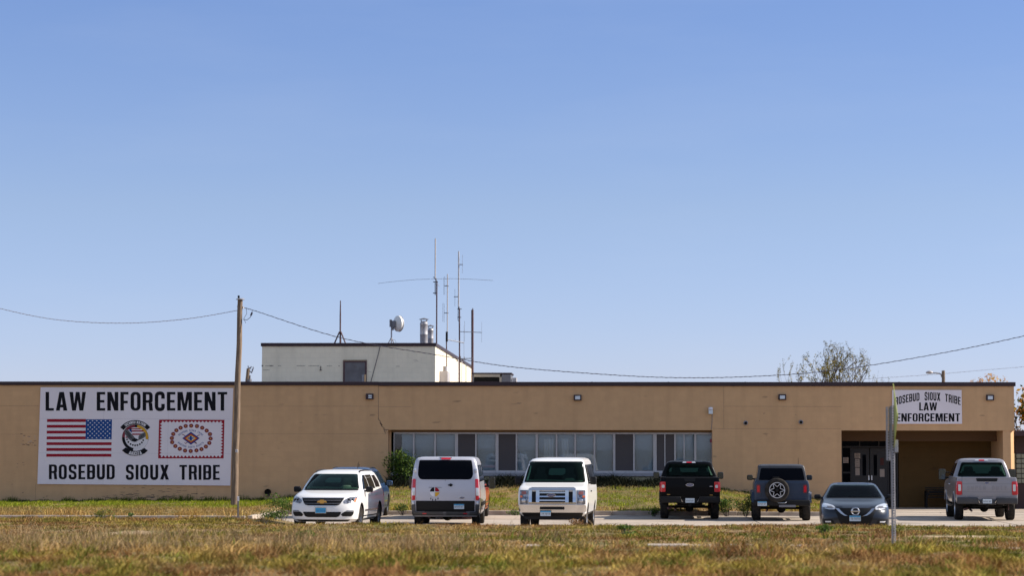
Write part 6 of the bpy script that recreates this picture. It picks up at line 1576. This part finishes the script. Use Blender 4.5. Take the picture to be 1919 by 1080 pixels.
# ---------------------------------------------------------------- blue off-roader with spare wheel
def bronco():
    c = Car('off_roader', 'steel blue off roader with a spare wheel on its tailgate', 'off-roader', 1465.5, 79.6, -2.8, True); P = M['p_blue']
    LS = [(.52, .2, 4.5, .80, .3, 4, .1, 6), (.60, .05, 4.55, .88, .3, 4, .1, 7), (.80, .0, 4.55, .905, .3, 4, .1, 8), (1.05, .0, 4.55, .905, .3, 4, .1, 8), (1.18, .1, 4.55, .90, .4, 4, .1, 8), (1.24, .5, 4.55, .89, .4, 4, .1, 8), (1.28, 1.3, 4.55, .88, .3, 4, .1, 8), (1.33, 1.4, 4.54, .865, .3, 4, .1, 8)]
    c.body(LS, P, (.92, 3.72), .415)
    CS = [fill(L) for L in [(1.31, 1.4, 4.53, .845, .3, 4, .08, 7), (1.36, 1.45, 4.53, .83, .3, 4, .08, 7), (1.60, 1.68, 4.50, .785, .3, 4, .08, 7), (1.76, 1.82, 4.48, .755, .3, 4, .08, 7), (1.82, 1.92, 4.46, .735, .3, 4, .12, 5), (1.85, 2.1, 4.38, .68, .3, 4, .2, 4), (1.862, 2.4, 4.2, .55, .3, 4, .3, 4)]]
    top = cut(loft(CS), [], M.setdefault('hardtop', noisy(mat('hardtop', (.035, .037, .045), .5), 3, .3)), 'hardtop', c.root)
    k = dict(LS=CS, parent=top)
    c.part('rear_window', 'B', trap(1.35, -.75, .75, 1.74, -.68, .68, .04), 'tint', off=.006, n=12, **k); c.part('windscreen', 'F', trap(1.36, -.75, .75, 1.76, -.68, .68, .04), 'glass', **k)
    for sd_ in 'RL':
        for a, b in ((1.85, 2.6), (2.7, 3.4), (3.5, 4.35)): c.part('side_window', sd_, trap(1.37, a, b, 1.74, a+.08, b, .03), 'tint', **k)
        sx = 1 if sd_ == 'R' else -1
        for y in (.92, 3.72):    # wide square flares
            bm = NB(); pr = [(y-.60, .62), (y-.52, .86), (y-.40, .98), (y+.40, .98), (y+.52, .86), (y+.60, .62)]; pi = [(y-.49, .60), (y-.44, .76), (y-.34, .875), (y+.34, .875), (y+.44, .76), (y+.49, .60)]
            xo, xi = sx*.985, sx*.88
            A_ = [[bm.verts.new((x_, *p)) for p in q] for x_, q in ((xo, [(a, b-.02) for a, b in pr]), (xi, pr), (xi, pi), (xo, pi))]
            for i in range(5):
                for j in range(4): bm.faces.new((A_[j][i], A_[j][i+1], A_[(j+1) % 4][i+1], A_[(j+1) % 4][i]))
            bm.faces.new([A_[j][0] for j in range(4)]); bm.faces.new([A_[j][5] for j in range(4)]); bobj('wheel_flare', bm, P, c.root)
        c.part('door_seam', sd_, [(.6, 2.65, 2.66), (1.3, 2.65, 2.66)], 'black', off=.001, th=.004, n=1); c.part('door_seam', sd_, [(.6, 1.7, 1.71), (1.3, 1.7, 1.71)], 'black', off=.001, th=.004, n=1)
        bm = NB(); tube(bm, [(sx*.90, 1.55, .48), (sx*.92, 3.0, .48)], .04, 8); bobj('side_step', bm, M['black'], c.root, 50)
    c.both('tail_light', 'B', trap(.92, .70, .83, 1.20, .70, .83, .03), M.setdefault('tl_dark', mat('tail_frame', (.12, .01, .015), .3)), off=.015, th=.04)
    c.both('tail_light_core', 'B', trap(.955, .725, .805, 1.165, .725, .805, .03), 'lens_red', off=.022, th=.02)
    c.part('tailgate_seam', 'B', [(.80, .675, .683), (1.30, .665, .673)], 'black', off=.001, th=.004, n=1)
    bm = NB(); rbox(bm, -.93, .93, 4.50, 4.70, .50, .70, .035, 3); bobj('rear_bumper', bm, M['black'], c.root, 40)
    bm = NB(); rbox(bm, -.45, .10, 4.705, 4.72, .46, .54, .01); bobj('bumper_skid', bm, M['greymetal'], c.root)
    bm = NB(); tube(bm, [(-.15, 4.72, .63), (-.10, 4.76, .60), (.12, 4.76, .60), (.17, 4.72, .63)], .012, 6); bobj('tow_loop', bm, M['silver'], c.root)
    # spare
    sp_ = empty('spare_wheel', (.16, 4.72, 1.02), 0, c.root)
    wheel(sp_, .40, .25, 1, 'black', 0, .25)
    for o in sp_.children: o.data.transform(Matrix.Rotation(R(90), 4, 'Z'))
    # star-shaped bright rim edges: six paired outlines
    yy = .125
    lp = []
    for kk in range(6):
        a = 60*kk+30; pts = [(math.cos(R(a-27))*.235, math.sin(R(a-27))*.235), (math.cos(R(a-13))*.15, math.sin(R(a-13))*.15), (math.cos(R(a))*.115, math.sin(R(a))*.115), (math.cos(R(a+13))*.15, math.sin(R(a+13))*.15), (math.cos(R(a+27))*.235, math.sin(R(a+27))*.235)]
        lp.append(stroke(pts, .02))
    o = flat('rim_edge', lp, lambda u, v: (u, 0, v), M['silver'], None, .012)
    for v_ in o.data.vertices: v_.co = (-v_.co.x, yy-v_.co.y, v_.co.z)
    o.parent = sp_
    bm = NB(); lathe(bm, [(.262, 0), (.262, .012), (.238, .012), (.238, 0)], 40, Matrix.Translation((0, yy, 0)) @ Matrix.Rotation(R(-90), 4, 'X'), close=True); bobj('rim_ring', bm, M['silver'], sp_, 40)
    bm = NB(); lathe(bm, [(0, .03), (.05, .02), (.055, 0)], 16, Matrix.Translation((0, yy, 0)) @ Matrix.Rotation(R(-90), 4, 'X')); bobj('hub_cap', bm, M['black'], sp_, 40)
    bm = NB(); rbox(bm, -.18, .18, 4.56, 4.66, .9, 1.15, .02); bobj('spare_carrier', bm, M['black'], c.root)
    bm = NB(); rbox(bm, .08, .30, 4.50, 4.62, 1.42, 1.46, .01); bobj('rear_wiper', bm, M['black'], c.root)
    bm = NB(); rbox(bm, -.10, .0, 4.555, 4.566, .98, 1.03, .002); o = bobj('horse_badge', bm, M['silver'], c.root); o.location = (-.46, 0, .05); o.rotation_euler = (0, R(-25), 0); o.name = 'tailgate_badge'
    plate(c, 'B', .645, .575, off=.165); c.wheels(.965, .27, 'silver', 6); underparts(c, 4.55, .92, 3.72, w=.40, z=.36)
    for sx in (-1, 1): c.mirror(sx, 1.65, 1.40, .86, .20, .18, 'black', .05)
    c.part('grille', 'F', trap(.85, -.8, .8, 1.12, -.8, .8, .05), 'black', off=.02); c.both('headlight', 'F', trap(.88, .5, .75, 1.10, .5, .75, .1), 'lens_white', off=.03); c.part('front_bumper', 'F', trap(.5, -.85, .85, .72, -.88, .88, .05), 'black', off=.12, th=.15)
    bm = NB(); tube(bm, [(-.62, 2.2, 1.86), (-.62, 2.3, 2.08)], [.01, .004], 6); bobj('aerial', bm, M['black'], c.root)
    c.place(4.70)
bronco()

# ---------------------------------------------------------------- grey sedan, facing the road
def sedan():
    c = Car('sedan', 'dark grey sedan facing out with V shaped grille, nearest the entrance', 'car', 1603, 65.8, -4.6); P = M['p_grey']
    LS = [(.17, .16, 4.75, .84, .5, 3, .4, 3), (.26, .06, 4.82, .91, .55, 2.8, .4, 3), (.40, .01, 4.86, .93, .6, 2.7, .4, 3.2), (.56, 0, 4.88, .93, .65, 2.7, .4, 3.2), (.68, .02, 4.88, .928, .7, 2.7, .4, 3.2), (.78, .08, 4.87, .92, .8, 2.6, .4, 3.2), (.84, .22, 4.86, .91, .85, 2.6, .4, 3.2),
          (.89, .48, 4.84, .90, .85, 2.7, .4, 3.2), (.94, .82, 4.82, .885, .8, 2.8, .4, 3.2), (.98, 1.10, 4.80, .875, .7, 2.9, .5, 3), (1.01, 1.28, 4.74, .865, .55, 3, .5, 3), (1.04, 1.38, 4.55, .85, .5, 3, .6, 3), (1.18, 1.68, 4.15, .765, .45, 3.2, .5, 3), (1.32, 1.98, 3.80, .675, .4, 3.4, .5, 3), (1.385, 2.15, 3.55, .62, .4, 3.4, .5, 3), (1.42, 2.35, 3.3, .54, .4, 3, .5, 3), (1.435, 2.6, 3.05, .40, .4, 3, .4, 3)]
    c.body(LS, P, (.98, 3.76), .335)
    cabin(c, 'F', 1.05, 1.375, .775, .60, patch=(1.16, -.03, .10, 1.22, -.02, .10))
    c.part('roof_glass', 'F', [(1.392, -.46, .46), (1.415, -.42, .42)], 'tint', off=.003, th=.006)
    c.part('wiper_cowl', 'F', [(1.02, -.76, .76), (1.045, -.77, .77)], 'black', off=.01)
    g = c.part('grille', 'F', [(.20, -.30, .30), (.30, -.36, .36), (.44, -.44, .44), (.60, -.50, .50), (.72, -.56, .56), (.765, -.56, .56), (.775, -.50, .50)], 'black', off=.012, th=.04, n=14)
    # bright V
    def vline(name, pts, w0, m, off, par=None):
        bm = NB()
        for sx in (1, -1):
            prev = None
            for x_, z_ in pts:
                y_ = fronty(layer_at(c.LS, z_), x_)-off; r_ = [bm.verts.new(p) for p in ((sx*(x_-w0), y_, z_), (sx*(x_+w0), y_, z_+w0*.3), (sx*(x_+w0), y_+.03, z_+w0*.3), (sx*(x_-w0), y_+.03, z_))]
                if prev:
                    for j in range(4): bm.faces.new((prev[j], prev[(j+1) % 4], r_[(j+1) % 4], r_[j]))
                else: bm.faces.new(r_)
                prev = r_
            bm.faces.new(prev[::-1])
        o = bobj(name, bm, M[m], par or c.root); return o
    vline('grille_v', [(.49, .765), (.42, .685), (.34, .61), (.25, .56), (.12, .545), (.03, .545)], .048, 'chrome', .045, g)
    bm = NB(); y_ = fronty(layer_at(c.LS, .70), 0)-.04; T = Matrix.Translation((0, y_, .69)) @ Matrix.Rotation(R(90), 4, 'X')
    lathe(bm, [(.082, 0), (.098, .014), (.114, 0)], 32, T, close=True); bobj('badge_ring', bm, M['chrome'], g, 50)
    bm = NB(); rbox(bm, -.125, .125, y_-.018, y_-.004, .672, .708, .004); bobj('badge_bar', bm, M['chrome'], g)
    for sx in (1, -1):
        rows = [(.735, .56, .70), (.76, .53, .82), (.80, .54, .885), (.845, .60, .90), (.875, .70, .895), (.893, .80, .885)]
        rows = rows if sx > 0 else [(z, -b, -a) for z, a, b in rows]
        h = c.part('headlight', 'F', rows, 'lens_white', off=.012, th=.04, n=12)
        r2 = [(.775, .60, .74), (.80, .60, .76), (.83, .64, .76)]; r2 = r2 if sx > 0 else [(z, -b, -a) for z, a, b in r2]
        c.part('projector', 'F', r2, 'greymetal', off=.018, th=.02, parent=h)
        r3 = [(.30, .60, .82), (.34, .56, .86), (.42, .58, .885), (.47, .64, .885)]; r3 = r3 if sx > 0 else [(z, -b, -a) for z, a, b in r3]
        f = c.part('fog_recess', 'F', r3, 'black', off=.008, th=.03)
        r4 = [(.385, .66, .80), (.42, .66, .82)]; r4 = r4 if sx > 0 else [(z, -b, -a) for z, a, b in r4]
        c.part('fog_lamp', 'F', r4, 'lens_white', off=.018, th=.02, parent=f)
        sd_ = 'R' if sx > 0 else 'L'
        c.part('side_window', sd_, [(1.045, 1.75, 2.62), (1.18, 1.98, 2.62), (1.33, 2.30, 2.63)], 'tint', off=.006); c.part('side_window', sd_, [(1.045, 2.7, 3.6), (1.18, 2.7, 3.55), (1.32, 2.7, 3.2)], 'tint', off=.006)
        for y in (1.6, 2.66, 3.6): c.part('door_seam', sd_, [(.3, y, y+.008), (.7, y, y+.008), (1.02, y, y+.008)], 'black', off=.001, th=.004, n=1)
        c.mirror(sx, 1.75, 1.05, .85, .20, .13, 'black', .05)
    c.part('chin', 'F', [(.172, -.70, .70), (.20, -.76, .76)], 'black', off=.012, th=.04)
    plate(c, 'F', -.01, .50, off=.05); c.wheels(.92, .235, 'silver', 10)
    c.part('rear_window', 'B', [(1.06, -.68, .68), (1.18, -.62, .62), (1.34, -.5, .5)], 'tint'); c.both('tail_light', 'B', trap(.78, .45, .9, .93, .55, .88, .03), 'lens_red', off=.012)
    c.place(4.9)
sedan()
